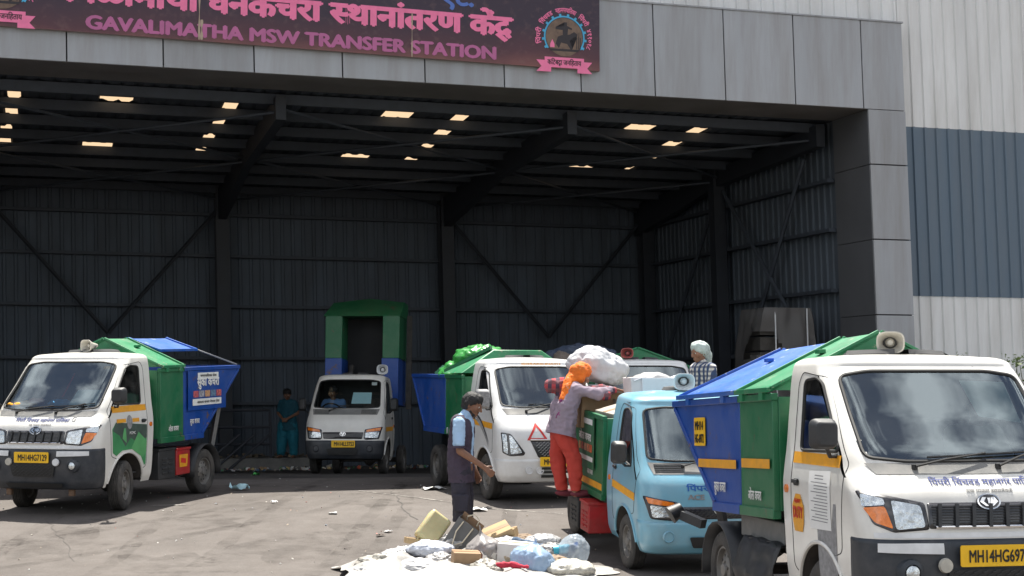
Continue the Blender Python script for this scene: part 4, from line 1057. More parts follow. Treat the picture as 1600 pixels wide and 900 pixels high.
m = MB(); drape(m, [(-.26, 1.05), (-.05, 1.05), (-.05, 1.095), (-.26, 1.095)], S(.0036), .2); drape(m, [(.1, 1.045), (.26, 1.045), (.26, 1.09), (.1, 1.09)], S(.0036), .2); m.build('reflective_stripe', M_yel, doors[1], ang=0)
m = MB(); letters(m, 'PCMC', S(.005), .10, .90, w=.14, h=.035, bold=.02); m.build('door_lettering', M_wprint, doors[1], ang=0, recalc=False)
def hop_text(par, W, side, lines):
    for s, y, z, w_, h_, m_ in lines: sd_text(par, s, W, side, y, z, w_, h_, m_, .03)
f, r = hopper(V1, .79, .70, 1.30, 2.86, 1.82, .80, 1.66)
lid(V1, .79, .72, 1.29, 1.70, .72, 1.29, 2.06, 1, M_grnlid); lid(V1, .79, .72, 1.29, 1.70, .72, 1.29, 2.06, -1, M_grnlid); lid(V1, .79, 1.31, 2.80, 1.70, 1.31, 2.36, 2.06, -1, M_blulid)
l = lid(V1, .42, 1.31, 2.31, 1.90, 1.31, 2.28, 2.06, 1, M_blulid, hinges=False)
gable(V1, .79, .745, 1.70, 2.05, M_grnlid)
MB().tube([(.03, 2.28, 2.06), (.80, 2.83, 1.69)], .012, 6).build('lid_stay', M_greyp, V1)
sd_text(f, 'ओला कचरा', .79, 1, 1.04, .88, .26, .085); sd_text(r, 'सुका कचरा', .79, 1, 1.60, .92, .26, .085)
sg = sd_rect(r, .80, 1, 1.38, 2.44, 1.12, 1.63, M_blue, 'sign_panel', .012)
sd_rect(sg, .80, 1, 1.64, 2.22, 1.53, 1.605, M_wprint, 'sign_strip', .016); sd_rect(sg, .80, 1, 1.50, 2.30, 1.18, 1.265, M_wprint, 'sign_strip', .016)
m = MB(); letters(m, 'सुका कचरा', lambda a, b, e=0: Vector((.832+e, 1.93+a, b)), 0, 1.385, w=.62, h=.15, bold=.05); m.build('sign_lettering', M_wprint, sg, ang=0, recalc=False)
for i, c in enumerate(((.45, .1, .12), (.3, .3, .34), (.5, .28, .15), (.12, .2, .3), (.5, .12, .12))): sd_rect(sg, .80, 1, 1.52+.16*i, 1.66+.16*i, 1.285, 1.37, mat('waste picture %d' % i, c, .6, var=.6, scale=30), 'sign_picture', .016)
for s_, z, w_ in (('आपला कचरा वेगळा ठेवा', 1.205, .62), ('नागरपािलका सेवा', 1.55, .46)):
    m = MB(); letters(m, s_, lambda a, b, e=0: Vector((.834+e, 1.93+a, b)), 0, z, w=w_, h=.04, bold=.01); m.build('sign_small_lettering', M_ink, sg, ang=0, recalc=False)
crate(V1, (.60, .98, .46), (.30, .42, .36), M_blk, 'battery_box'); tb = crate(V1, (.62, 1.40, .46), (.26, .36, .32), M_red, 'tool_box', False)
m = MB(); m.poly([(.756, 1.29, .40), (.756, 1.49, .40), (.756, 1.51, .56), (.756, 1.28, .56)]); m.build('tool_box_sticker', M_yel, tb, ang=0)
m = MB(); m.poly([(.758, 1.32, .46), (.758, 1.45, .44), (.758, 1.46, .50), (.758, 1.33, .52)]); m.build('tool_box_sticker', M_redp, tb, ang=0)
MB().tube([(.7, 1.1, .33), (.72, 1.3, .27), (.7, 1.55, .3)], .008, 5).build('hose', M_rub, V1)
for sd in (1, -1): MB().bar((sd*.62, 2.36, .45), (sd*.72, 2.46, 1.22), .10, .05).build('tail_post', M_cowl, V1)
loudspeaker(V1, (-.02, .45, 1.895), R(-15), .62)
windscreen_item(V1, F, [(.24, 1.285), (.60, 1.29), (.56, 1.47), (.26, 1.47)], M_bpaper, 'permit_paper', -.03)
windscreen_item(V1, F, [(.46, 1.70), (.54, 1.70), (.535, 1.735), (.455, 1.735)], M_yel, 'windscreen_sticker', -.015)
windscreen_item(V1, F, [(.005, 1.45), (.035, 1.45), (.03, 1.72), (.01, 1.72)], M_red, 'hanging_charm', -.12)
for c, x, m_ in (((-.45, -.35, 1.27), (.24, .14, .04), M_yel), ((-.28, -.33, 1.30), (.10, .09, .06), M_red), ((.08, -.36, 1.28), (.18, .12, .06), mat('sky blue cloth', (.08, .33, .62), .8, var=.2))):
    b = MB(); b.ball(c, 1, 3, x)
    for v in b.bm.verts: v.co += Vector((0, 0, noise.noise(v.co*14)*.03))
    b.build('dashboard_cloth', m_, V1)
# ---- near van
V2 = place('waste_truck', 1277, 10.17, 10.7, -1, .785, 2.0, 'largest nearest white cabbed truck at the lower right with a blue and green lidded container')
V2.scale = (1.035,)*3
cab, doors, F = supro(V2, 'MH14HG6972', steer=0)
hood_text(V2, F)
S2 = lambda o: (lambda y, z, e=0: cab.S(y, z, -1, o+e))
m = MB(); drape(m, [(-.22, .78), (.13, .77), (.14, 1.135), (-.21, 1.15)], S2(.004), .05); nt_ = m.build('paper_notice', M_paper, doors[-1], ang=0)
m = MB()
for i in range(13):
    z = 1.07-.02*i; a = -.18+random.uniform(0, .02); b = .10-random.uniform(0, .12)*(i % 3); m.poly([S2(.005)(a, z), S2(.005)(b, z), S2(.005)(b, z-.006), S2(.005)(a, z-.006)])
for i in range(2): m.poly([S2(.005)(-.1, 1.115-i*.02), S2(.005)(.04, 1.115-i*.02), S2(.005)(.04, 1.108-i*.02), S2(.005)(-.1, 1.108-i*.02)])
m.build('notice_lettering', M_greyp, nt_, ang=0)
m = MB(); drape(m, [(-.27, .40), (.02, .44), (.02, .80), (-.22, .805), (-.26, .95), (-.30, .95)], S2(.0022), .05); m.build('scuffed_decal', M_greyp, doors[-1], ang=0)
m = MB(); drape(m, [(.41, .73), (.27, .73), (.24, .79), (.23, .90), (.27, .95), (.29, .975), (.37, .975), (.39, .95), (.43, .90), (.43, .79)], S2(.004), .06); st = m.build('duty_sticker', M_yel, doors[-1], ang=0)
m = MB(); letters(m, 'DUTY', lambda a, b, e=0: S2(.0055)(.33-a, b, e), 0, .815, w=.17, h=.08, bold=.06); letters(m, 'HEAVY', lambda a, b, e=0: S2(.0055)(.33-a, b, e), 0, .915, w=.11, h=.03, bold=.05); m.build('sticker_lettering', M_redp, st, ang=0, recalc=False)
MB().box((0, 1.42, .67), (1.05, 1.5, .28)).build('subframe', M_chas, V2, bevel=.01)
MB().box((-.60, 1.28, .66), (.16, .9, .16)).build('side_rail', M_cowl, V2, bevel=.01)
before = set(V2.children)
f, r = hopper(V2, .78, .70, 1.40, 3.02, 2.02, .835, 1.61)
for sd in (1, -1):
    lid(V2, .78, .72, 1.41, 1.655, .72, 1.39, 2.055, sd, M_grnlid); lid(V2, .78, 1.41, 2.86, 1.655, 1.41, 2.62, 2.04, sd, M_blulid)
gable(V2, .78, .725, 1.655, 2.045, M_grnlid)
sd_text(f, 'ओला कचरा', .79, -1, 1.08, .895, .27, .09); sd_text(r, 'सुका कचरा', .79, -1, 1.85, .90, .27, .10)
sd_rect(f, .792, -1, .76, 1.34, 1.12, 1.185, M_yel, 'reflective_stripe', .004); sd_rect(r, .792, -1, 1.46, 2.36, 1.105, 1.17, M_yel, 'reflective_stripe', .004)
fp = side_fn(.79, -1); plate(r, '', lambda y, z, o=0: Vector((-(.808+o), 2.32-y, z)), 0, 1.38, .27, .22, two=('MH14', 'HG-6972'), name='side_number_plate')
for o in set(V2.children)-before:
    a = R(-1.7); pv = Vector((0, .7, 1.6)); o.rotation_euler = (a, 0, 0); o.location = pv-Matrix.Rotation(a, 3, 'X') @ pv
loudspeaker(V2, (-.03, .50, 1.895), R(-22), .62)
b = MB(); P = []
for i in range(13):
    for j in range(9): pass
b.grid(lambda u, v: Vector((-.74-.08*math.sin(v*3.1)+.03*noise.noise(Vector((u*5, v*5, 1))), .72+.78*u, .60-.46*v+.02*noise.noise(Vector((u*7, v*7, 4))))), 20, 14)
b.grid(lambda u, v: Vector((-.74+.45*v, .72+.78*u, .60+.015*noise.noise(Vector((u*5, v*5, 9))))), 20, 8); b.build('tank_cover', M_blk, V2, solid=.01, merge=True)
MB().bar((-.86, 2.62, .66), (-.74, 2.45, .60), .07, .07).build('tail_lamp_arm', M_blk, V2); MB().lathe([(0, .06), (.05, .06), (.075, -.05), (0, -.06)], 12, Matrix.Translation((-.90, 2.68, .68)) @ Matrix.Rotation(R(60), 4, 'Y')).build('tail_lamp', M_blk, V2)
for sd in (1, -1): MB().bar((sd*.6, 2.3, .45), (sd*.66, 2.36, .9), .07, .05).build('tail_post', M_chas, V2)
windscreen_item(V2, F, [(.22, 1.50), (.50, 1.46), (.52, 1.72), (.20, 1.73)], mat('green tinted permit', (.55, .72, .66), .6), 'permit_paper', -.02)
# ---- Ace type
K_ACE = [(.24,-.64,.68,.2,.16), (.34,-.70,.72,.22,.2), (.50,-.715,.735,.24,.2), (.56,-.705,.74,.24,.2), (.75,-.675,.745,.22,.2), (.90,-.63,.74,.22,.2), (.98,-.575,.735,.22,.2), (1.05,-.50,.73,.2,.18), (1.12,-.445,.72,.2,.17), (1.4,-.24,.69,.18,.15), (1.62,-.08,.655,.16,.14), (1.66,-.05,.645,.16,.14)]
AW0 = roundpoly([(-.3, 1.115), (.40, 1.12), (.625, 1.14), (.575, 1.60), (.40, 1.625), (-.3, 1.632)], .05)
def ace(par, paint, bump_m, plate_txt=None, r=.27, k=1.):
    zf = lambda z: z if z < .8 else .8+(z-.8)*k
    zp = lambda P: [(a, zf(b)) for a, b in P]
    AW = zp(AW0)
    cab = Cab([(zf(q[0]),)+q[1:] for q in K_ACE], .62, .05, (.10+.06*(1-k), .14))
    win = zp(roundpoly([(-.20, 1.04), (.28, 1.10), (.29, 1.58), (.12, 1.60), (.03, 1.56)], .05))
    door = zp(roundpoly([(-.33, .60), (-.40, 1.02), (-.28, 1.14), (.02, 1.615), (.36, 1.64), (.41, 1.56), (.42, .46), (.34, .42)], .04))
    bz1 = .56
    parts = cab.shell([('bumper', [(-.3, .2), (1, .2), (1, bz1), (-.3, bz1)]), ('windscreen', AW)],
                      [('bumper', [(-1, .2), (-.40, .2), (-.42, bz1), (-1, bz1)]), ('door', door), ('window', win), ('arch', circ(0, .27, .36, 40))])
    doors = cab_parts(par, cab, parts, paint, bump_m)
    common_side(par, cab, doors, win, door, (0, .27, .36), [(-.36, .42, .72, .76)], (.34, zf(.97)), paint, (.52, .84))
    seal_front(par, cab, AW)
    F = lambda x, z, o=0: cab.F(x, z, o)
    m = MB(); drape(m, zp([(-.60, 1.0), (.60, 1.0), (.63, 1.105), (-.63, 1.105)]), lambda a, b: F(a, b, .004), .05); cw = m.build('cowl', M_cowl, par, ang=40)
    m = MB()
    for s in (-1, 1):
        for q in range(5): m.tube([F(s*x, zf(1.02+.016*q), .008) for x in (.30, .4, .5, .58)], .004, 4)
    m.build('cowl_vents', M_rub, cw)
    wiper(par, F, (-.30, zf(1.06)), (.12, zf(1.16)), (.40, zf(1.17)))
    for sd in (1, -1):
        lampset(par, cab, roundpoly([(.715, .80), (.40, .745), (.385, .60), (.42, .57), (.66, .585)], .025), roundpoly([(.66, .715), (.42, .69), (.405, .61), (.64, .60)], .02), roundpoly([(.69, .785), (.44, .74), (.43, .70), (.67, .73)], .012), side=sd)
        mirror(par, cab, sd, -.20, zf(1.19), .17, .23, .16)
        m = MB(); M = Matrix.Translation(F(sd*.50, .42, -.01)) @ Matrix.Rotation(R(90), 4, 'X'); m.lathe([(.06, .01), (.05, .03), (.045, .02), (0, .025)], 18, M); m.build('fog_lamp_recess', bump_m, par)
    m = MB(); drape(m, roundpoly([(-.385, .70), (.385, .70), (.36, .585), (-.36, .585)], .02), lambda a, b: F(a, b, .004), .05); g = m.build('grille', M_lampb, par, ang=30, solid=.012)
    m = MB()
    for i in range(5):
        for q in range(16):
            x = -.34+.044*q+(i % 2)*.022; z = .60+.019*i
            if x < .33: m.bar(F(x, z, .012), F(x+.026, z+.007, .012), .006, .006)
    m.build('grille_mesh', M_blk, g)
    m = MB(); drape(m, roundpoly([(-.30, .42), (.30, .42), (.26, .32), (-.26, .32)], .02), lambda a, b: F(a, b, .022), .05); m.build('lower_grille', M_rub, par, ang=30)
    badge_oval(g, F, 0, .665, .055, .036, 'tee')
    if plate_txt: plate(par, plate_txt, lambda x, z, o=0: Vector((x, cab.Fy(0, .5)-.03-o, z)), 0.02, .50, .44, .12)
    interior(par, cab, zf(1.12), -.42, rear=.6, fl=.38)
    chassis(par, -.5, 2.6, .45, .34, wheelb=2.1, r=r)
    for sd in (1, -1):
        wheel(par, sd*.645, 0, r, .15, sd); wheel(par, sd*.645, 2.1, r, .15, sd)
    return cab, doors, F
V3 = place('waste_truck', 975, 15.4, 12.3, -1, .72, 2.1, 'pale blue cabbed truck with open green bin and loudspeaker on its roof')
cab3, doors3, F3 = ace(V3, M_teal, M_teal, k=.97)
m = MB(); letters(m, 'िपंपरी-िचंचवड मनपा', lambda x, y, e=0: F3(x, y, .003+e), .12, .845, w=.86, h=.07, bold=.03); m.build('bonnet_lettering', M_blup, V3, ang=0, recalc=False)
m = MB(); letters(m, 'ACE', lambda x, y, e=0: F3(x, y, .005+e), -.22, .765, w=.17, h=.05, bold=.06); m.build('model_lettering', M_greyp, V3, ang=0, recalc=False)
f3, r3 = hopper(V3, .74, .72, 1.66, 2.0, 1.74, .62, 1.42, mr=M_green)
sd_rect(f3, .74, -1, .74, 1.68, .66, .73, M_yel, 'reflective_stripe', .004)
M_sgn = mat('weathered green sign', (.022, .13, .06), .5, var=.2, scale=6, dirt=((.2, .22, .18), .35, 6))
sg = sd_rect(f3, .75, -1, 1.02, 1.66, .84, 1.41, M_sgn, 'sign_panel', .012)
for s_, z, w_, h_, b_ in (('ओला कचरा', 1.13, .50, .11, .05),):
    m = MB(); letters(m, s_, lambda a, b, e=0: Vector((-(.782+e), 1.37-a, b)), 0, z, w=w_, h=h_, bold=b_); m.build('sign_lettering', M_wprint, sg, ang=0, recalc=False)
sd_rect(sg, .75, -1, 1.08, 1.60, 1.31, 1.37, M_wprint, 'sign_strip', .016); sd_rect(sg, .75, -1, 1.06, 1.62, .92, .97, M_wprint, 'sign_strip', .016)
for i, c in enumerate(((.6, .12, .05), (.5, .2, .12), (.55, .3, .2), (.45, .1, .08), (.5, .25, .1))): sd_rect(sg, .75, -1, 1.09+.115*i, 1.19+.11*i, 1.02, 1.10, mat('food picture %d' % i, c, .6, var=.6, scale=30), 'sign_picture', .016)
sd_text(f3, 'ओला कचरा', .745, -1, 1.22, .78, .22, .07)
crate(V3, (-.72, 1.02, .35), (.30, .34, .30), M_red, 'tool_box'); crate(V3, (-.72, 1.44, .35), (.32, .36, .30), M_blk, 'battery_box')
MB().box((0, 1.72, .57), (1.46, 2.0, .05)).build('load_bed', M_chas, V3)
MB().box((.93, 2.25, .555), (.42, .8, .04)).build('step_board', M_chas, V3)
loudspeaker(V3, (.0, .42, 1.735), R(-14), .72, M_silv)
# ---- truck deep in the bay with its tipper body raised
V4 = place('waste_truck', 606, 29.0, -5, 1, .72, 2.1, 'dim white truck deep in the shed with its green and blue tipper body raised')
V4.scale = (1, 1, 1.08)
cab4, doors4, F4 = ace(V4, M_white, M_navy, 'MH14LL3753')
loudspeaker(V4, (.54, .38, 1.74), R(5), .72, M_silv)
windscreen_item(V4, F4, [(.08, 1.22), (.45, 1.22), (.44, 1.42), (.09, 1.42)], M_bpaper, 'permit_paper', -.03)
windscreen_item(V4, F4, [(.42, 1.545), (.52, 1.545), (.515, 1.60), (.415, 1.60)], M_paper, 'windscreen_sticker', -.02)
y0 = 1.9
gp = MB().box((-.07, y0+.30, 2.05), (.82, .3, 1.86)).build('tipper_body', mat('black tipper underside', (.018, .018, .02), .8), V4)
for s in (-1, 1):
    MB().box((s*.58-.07, y0, 2.52), (.34, .9, .80)).build('front_bin_side', M_green, gp, bevel=.01)
    MB().box((s*.57-.07, y0-.012, 1.69), (.34, .92, .86)).build('rear_bin_side', M_blue, gp, bevel=.01)
m = MB(); fr = [(-.87, y0-.47, 2.90), (.70, y0-.47, 2.90), (.70, y0+.05, 3.20), (-.01, y0+.05, 3.28), (-.77, y0+.05, 3.20)]; bk = [(p[0], y0+.5, p[2]+.0) for p in fr]
a = [m.bm.verts.new(p) for p in fr]; b = [m.bm.verts.new(p) for p in bk]; m.bm.faces.new(a); m.bm.faces.new(b[::-1])
for i in range(5): m.bm.faces.new((a[i], b[i], b[(i+1) % 5], a[(i+1) % 5]))
m.build('tipper_front', M_green, gp, bevel=.01)
for s in (-1, 1): MB().tube([(s*.30, 1.0, .5), (s*.34, y0-.1, 2.0)], .05, 8).build('tipping_ram', M_chrome if False else M_chas, V4)
MB().bar((.80, y0+.1, 1.2), (.80, y0+.1, 2.95), .05, .1).build('tipper_rail', M_chas, gp)
# ---- Super Ace type
K_SUP = [(.26,-.74,.70,.2,.16), (.36,-.80,.745,.24,.2), (.55,-.82,.77,.26,.22), (.75,-.80,.775,.26,.22), (.90,-.765,.775,.26,.24), (1.02,-.68,.77,.26,.24), (1.12,-.56,.76,.26,.22), (1.18,-.49,.75,.24,.2), (1.45,-.22,.72,.2,.16), (1.73,.06,.675,.17,.14), (1.77,.10,.665,.17,.14)]
UW = roundpoly([(-.3, 1.205), (.42, 1.21), (.645, 1.235), (.595, 1.70), (.40, 1.735), (-.3, 1.745)], .05)
def superace(par, paint, plate_txt=None, r=.30, mark=True):
    cab = Cab(K_SUP, .72, .07, (.10, .14))
    win = roundpoly([(-.26, 1.20), (.34, 1.20), (.36, 1.68), (.20, 1.69), (.12, 1.66)], .05)
    door = roundpoly([(-.36, .64), (-.40, 1.14), (-.30, 1.26), (.10, 1.72), (.46, 1.745), (.51, 1.66), (.52, .52), (.44, .46)], .04)
    parts = cab.shell([('bumper', [(-.3, .2), (1, .2), (1, .56), (-.3, .56)]), ('windscreen', UW)],
                      [('bumper', [(-1, .2), (-.42, .2), (-.46, .56), (-1, .56)]), ('door', door), ('window', win), ('arch', circ(0, .30, .39, 40))])
    doors = cab_parts(par, cab, parts, paint, paint)
    common_side(par, cab, doors, win, door, (0, .30, .39), [(-.36, .50, .93, .97)], (.42, 1.06), paint)
    seal_front(par, cab, UW)
    F = lambda x, z, o=0: cab.F(x, z, o)
    m = MB(); drape(m, [(-.62, 1.12), (.62, 1.12), (.65, 1.195), (-.65, 1.195)], lambda a, b: F(a, b, .004), .05); m.build('cowl', M_blk, par, ang=40)
    wiper(par, F, (-.36, 1.15), (.0, 1.24), (.30, 1.24)); wiper(par, F, (.10, 1.15), (.40, 1.30), (.56, 1.29))
    for sd in (1, -1):
        lampset(par, cab, roundpoly([(.735, .90), (.64, .885), (.47, .64), (.49, .61), (.66, .60), (.73, .64)], .02), roundpoly([(.655, .865), (.625, .85), (.51, .645), (.645, .625)], .02), roundpoly([(.725, .88), (.68, .875), (.675, .63), (.715, .65)], .012), side=sd, m_amb=M_lamp)
        mirror(par, cab, sd, -.26, 1.32, .20, .26, .15, M_greyp)
        for x in (.42, .28):
            m = MB(); M = Matrix.Translation(F(sd*x, .42, .012)) @ Matrix.Rotation(R(90), 4, 'X'); m.lathe([(.05, .0), (.05, .014), (.04, .016), (.036, .006), (0, .012)], 18, M); m.build('fog_lamp', M_silv, par)
    m = MB(); drape(m, roundpoly([(-.40, .80), (.40, .80), (.30, .58), (-.30, .58)], .02), lambda a, b: F(a, b, .004), .05); g = m.build('grille', M_lampb, par, ang=30, solid=.012)
    m = MB()
    for i in range(9):
        for k in range(15):
            x = -.33+.048*k+(i % 2)*.024; z = .60+.021*i
            if abs(x) < .28+.1*i/9: m.bar(F(x, z, .012), F(x+.028, z+.01, .012), .007, .007)
    m.build('grille_mesh', M_greyp, g)
    m = MB(); m.tube([F(x*.05, .803, .010) for x in range(-8, 9)], .011, 6); m.build('grille_trim', M_chrome, g)
    m = MB()
    for z in (.335, .385, .43): drape(m, [(-.26, z), (.26, z), (.26, z+.03), (-.26, z+.03)], lambda a, b: F(a, b, .023), .06)
    m.build('lower_grille', M_rub, par, ang=30)
    badge_oval(par, F, .02, .92, .075, .05, 'tee')
    if plate_txt: plate(par, plate_txt, lambda x, z, o=0: Vector((x, cab.Fy(0, .5)-.03-o, z)), -.06, .53, .46, .12)
    interior(par, cab, 1.20, -.44, rear=.7, fl=.42)
    chassis(par, -.5, 2.9, .52, wheelb=2.38, r=r)
    for sd in (1, -1):
        wheel(par, sd*.665, 0, r, .165, sd); wheel(par, sd*.665, 2.38, r, .165, sd)
    return cab, doors, F
V5 = place('waste_truck', 757, 20.3, 19, -1, .76, 2.38, 'white truck carrying a red warning triangle on its front, behind the standing man')
cab5, doors5, F5 = superace(V5, M_whiteb, 'MH14GU2961')
m = MB(); tr = lambda s: [(-.30, .80+.03*(s < 1)), (-.30, .80)]
o_, i_ = [(-.44, .80), (-.16, .80), (-.30, 1.02)], [(-.39, .828), (-.21, .828), (-.30, .97)]
for k in range(3):
    k2 = (k+1) % 3; n = 5
    for q in range(n):
        L4 = [tuple(Vector(P[k]).lerp(Vector(P[k2]), t)) for P, t in ((o_, q/n), (o_, (q+1)/n), (i_, (q+1)/n), (i_, q/n))]; m.poly([F5(a, b, .004) for a, b in L4])
m.build('warning_triangle', M_redp, V5, ang=0)
m = MB(); letters(m, 'GORAKSHNATH', lambda a, b, e=0: F5(a, b, .008+e), .06, 1.758, w=.56, h=.032, bold=.03)
m.build('roof_lettering', M_yel, V5, ang=0, recalc=False)
for q in range(3):
    cen = [(.40-.62*k/12, 1.10-.03*q-.34*(k/12)**1.8) for k in range(13)]; wd_ = [.004+.016*math.sin(math.pi*k/12) for k in range(13)]
    m = MB()
    for k in range(12): m.poly([cab5.S(cen[j][0], cen[j][1]+sg_*wd_[j], -1, .0035+.0006*q) for j, sg_ in ((k, -1), (k+1, -1), (k+1, 1), (k, 1))])
    m.build('side_swoosh', M_greyp if q else M_blk, doors5[-1], ang=60)
f5, r5 = hopper(V5, .79, .84, 1.66, 3.4, 2.75, .84, 1.60)
# raised, hipped green lids on the white truck
m = MB(); T = [(-.83, .84, 1.65), (.83, .84, 1.65), (.83, 1.66, 1.65), (-.83, 1.66, 1.65), (-.34, .90, 1.97), (.36, .90, 1.97), (.36, 1.66, 1.97), (-.34, 1.66, 1.97)]
v = [m.bm.verts.new(p) for p in T]
for q in ((0,1,5,4), (1,2,6,5), (3,0,4,7), (4,5,6,7), (2,3,7,6)): m.bm.faces.new([v[i] for i in q])
m.build('lid', M_grnlid, V5, bevel=.012)
m = MB(); m.bar((-.80, 1.70, 1.67), (-.36, .96, 2.0), .05, .05); m.build('lid_frame', M_green, V5)
# ---- half hidden truck further back
V6 = place('waste_truck', 938, 24.2, 5, -1, .76, 2.38, 'grey shaded truck half hidden behind the big white sack, red loudspeaker on its roof')
V6.scale = (1.03, 1.03, 1.03)
cab6, doors6, F6 = superace(V6, M_whiteb, 'MH14GU4410')
f6, r6 = hopper(V6, .79, .84, 1.66, 3.4, 2.7, .80, 1.72)
for sd in (1, -1): lid(V6, .79, .86, 1.65, 1.76, .86, 1.65, 2.06, sd, M_grnlid); lid(V6, .79, 1.67, 3.3, 1.76, 1.67, 3.0, 2.06, sd, M_grnlid)
gable(V6, .79, .865, 1.75, 2.055, M_grnlid)
loudspeaker(V6, (-.22, .5, 1.87), R(-18), .66, mat('faded red plastic', (.38, .10, .09), .5))
# ------------------------------------------------------------------ people
M_skin = mat('brown skin', (.20, .095, .055), .55, var=.1, scale=20); M_skinf = mat('light brown skin', (.27, .135, .085), .55, var=.1, scale=20)
M_hair = mat('black hair', (.012, .011, .011), .6, var=.3, scale=60, bump=.5, bscale=120); M_eye = mat('eye white', (.6, .58, .55), .3); M_iris = mat('dark iris', (.015, .01, .008), .2)
class Fig:
    def __init__(s): s.b = []
    def cap(s, a, b, ra, rb=None):
        rb = ra if rb is None else rb; a = Vector(a); b = Vector(b); n = max(2, int((b-a).length/(min(ra, rb)*.35)))
        for k in range(n+1): s.b.append((a.lerp(b, k/n), ra+(rb-ra)*k/n))
        return s
    def chain(s, pts, rs):
        for (a, b), (r, q) in zip(zip(pts, pts[1:]), zip(rs, rs[1:])): s.cap(a, b, r, q)
        return s
    def build(s, name, m, par, vox=.012, wr=0., wf=9., smooth=4, cut=None, seed=0):
        bm = bmesh.new()
        for p, r in s.b: bmesh.ops.create_icosphere(bm, subdivisions=2 if r > .02 else 1, radius=r, matrix=Matrix.Translation(p))
        me = bpy.data.meshes.new('f'); bm.to_mesh(me); bm.free(); o = bpy.data.objects.new('f', me); COL.objects.link(o)
        d = o.modifiers.new('r', 'REMESH'); d.mode = 'VOXEL'; d.voxel_size = vox
        if smooth: d = o.modifiers.new('s', 'SMOOTH'); d.iterations = smooth; d.factor = .5
        dg = bpy.context.evaluated_depsgraph_get(); dg.update(); m2 = bpy.data.meshes.new_from_object(o.evaluated_get(dg)); bpy.data.objects.remove(o); bpy.data.meshes.remove(me)
        mb = MB(); mb.bm.from_mesh(m2); bpy.data.meshes.remove(m2)
        if cut:
            for co_, no in cut: bmesh.ops.bisect_plane(mb.bm, geom=mb.bm.verts[:]+mb.bm.edges[:]+mb.bm.faces[:], plane_co=co_, plane_no=no, clear_outer=True)
        if wr:
            mb.bm.normal_update()
            for v in mb.bm.verts:
                q = v.co*wf+Vector((seed, 0, 0)); v.co += v.normal*(noise.noise(Vector((q.x, q.y, q.z*.55)))*wr+noise.noise(q*2.7)*wr*.4+(.35-abs(noise.noise(Vector((q.x*1.3, q.y*1.3, q.z*2.2)))))*wr*.8)
        return mb.build(name, m, par, ang=70)
def hand(f, w, d, up, s=1.):
    """palm and five bent fingers from wrist w along d; up is the back of the hand"""
    d = Vector(d).normalized(); up = Vector(up).normalized(); x = d.cross(up).normalized(); up = x.cross(d)
    w = Vector(w); pc = w+d*.05*s
    for k in (-1, 0, 1): f.cap(w+x*.012*k*s, w+d*.085*s+x*.022*k*s, .016*s, .013*s)
    for k, (l, o) in enumerate(((.065, -.033), (.075, -.011), (.07, .011), (.055, .032))):
        a = w+d*.085*s+x*o*s; b = a+(d*.9-up*.35).normalized()*l*.5*s; c = b+(d*.45-up*.9).normalized()*l*.5*s
        f.chain([a, b, c], [.0095*s, .0085*s, .007*s])
    a = w+d*.03*s-x*.025*s; b = a+(d*.6-x*.7-up*.2).normalized()*.035*s; c = b+(d*.9-x*.2-up*.3).normalized()*.03*s; f.chain([a, b, c], [.012*s, .010*s, .008*s])
def head(f, c, fwd, up, s=1.):
    """skull, jaw, nose, brow, lips and ears added to a figure"""
    F = Vector(fwd).normalized(); U = Vector(up).normalized(); X = F.cross(U).normalized(); U = X.cross(F); P = lambda x, y, z: Vector(c)+(X*x+F*y+U*z)*s
    f.b += [(P(0, -.012, .03), .088*s), (P(0, .02, .03), .078*s), (P(0, -.035, .025), .075*s)]
    f.cap(P(0, .03, -.01), P(0, .055, -.085), .06*s, .032*s); f.cap(P(.03, .02, -.04), P(.015, .05, -.085), .038*s, .025*s); f.cap(P(-.03, .02, -.04), P(-.015, .05, -.085), .038*s, .025*s)
    f.cap(P(0, .092, .02), P(0, .114, -.028), .010*s, .015*s); f.b += [(P(.012, .102, -.03), .010*s), (P(-.012, .102, -.03), .010*s)]
    f.cap(P(-.036, .084, .03), P(.036, .084, .03), .012*s); f.cap(P(-.018, .086, -.062), P(.018, .086, -.062), .010*s); f.cap(P(-.016, .084, -.075), P(.016, .084, -.075), .010*s)
    for q in (-1, 1): f.cap(P(q*.083, -.012, .015), P(q*.083, -.012, -.03), .014*s, .010*s); f.b.append((P(q*.045, .055, -.015), .034*s))
    return P
def eyes(par, P, s=1.):
    for q in (-1, 1):
        e = MB().ball(P(q*.032, .0815, .006), .0105*s, 2).build('eye', M_eye, par); MB().ball(P(q*.032, .0895, .005), .006*s, 1).build('iris', M_iris, e)
def cap_hair(par, P, m, s=1., low=-.02, name='hair', beard=False, pts=None):
    f = Fig(); f.b += [(P(0, -.02, .045), .092*s), (P(0, .018, .055), .080*s), (P(0, -.045, .025), .078*s), (P(0, -.05, -.02), .062*s), (P(.0, .05, .085), .045*s)]
    for q in (-1, 1): f.b += [(P(q*.03, .0, .06), .073*s), (P(q*.05, -.03, .01), .05*s), (P(q*.072, .012, .02), .02*s)]
    return f.build(name, m, par, .011, .006, 40, 2)
def person(loc, rz, label, group=None): return empty('person', loc, (0, 0, rz), label, 'person', group)
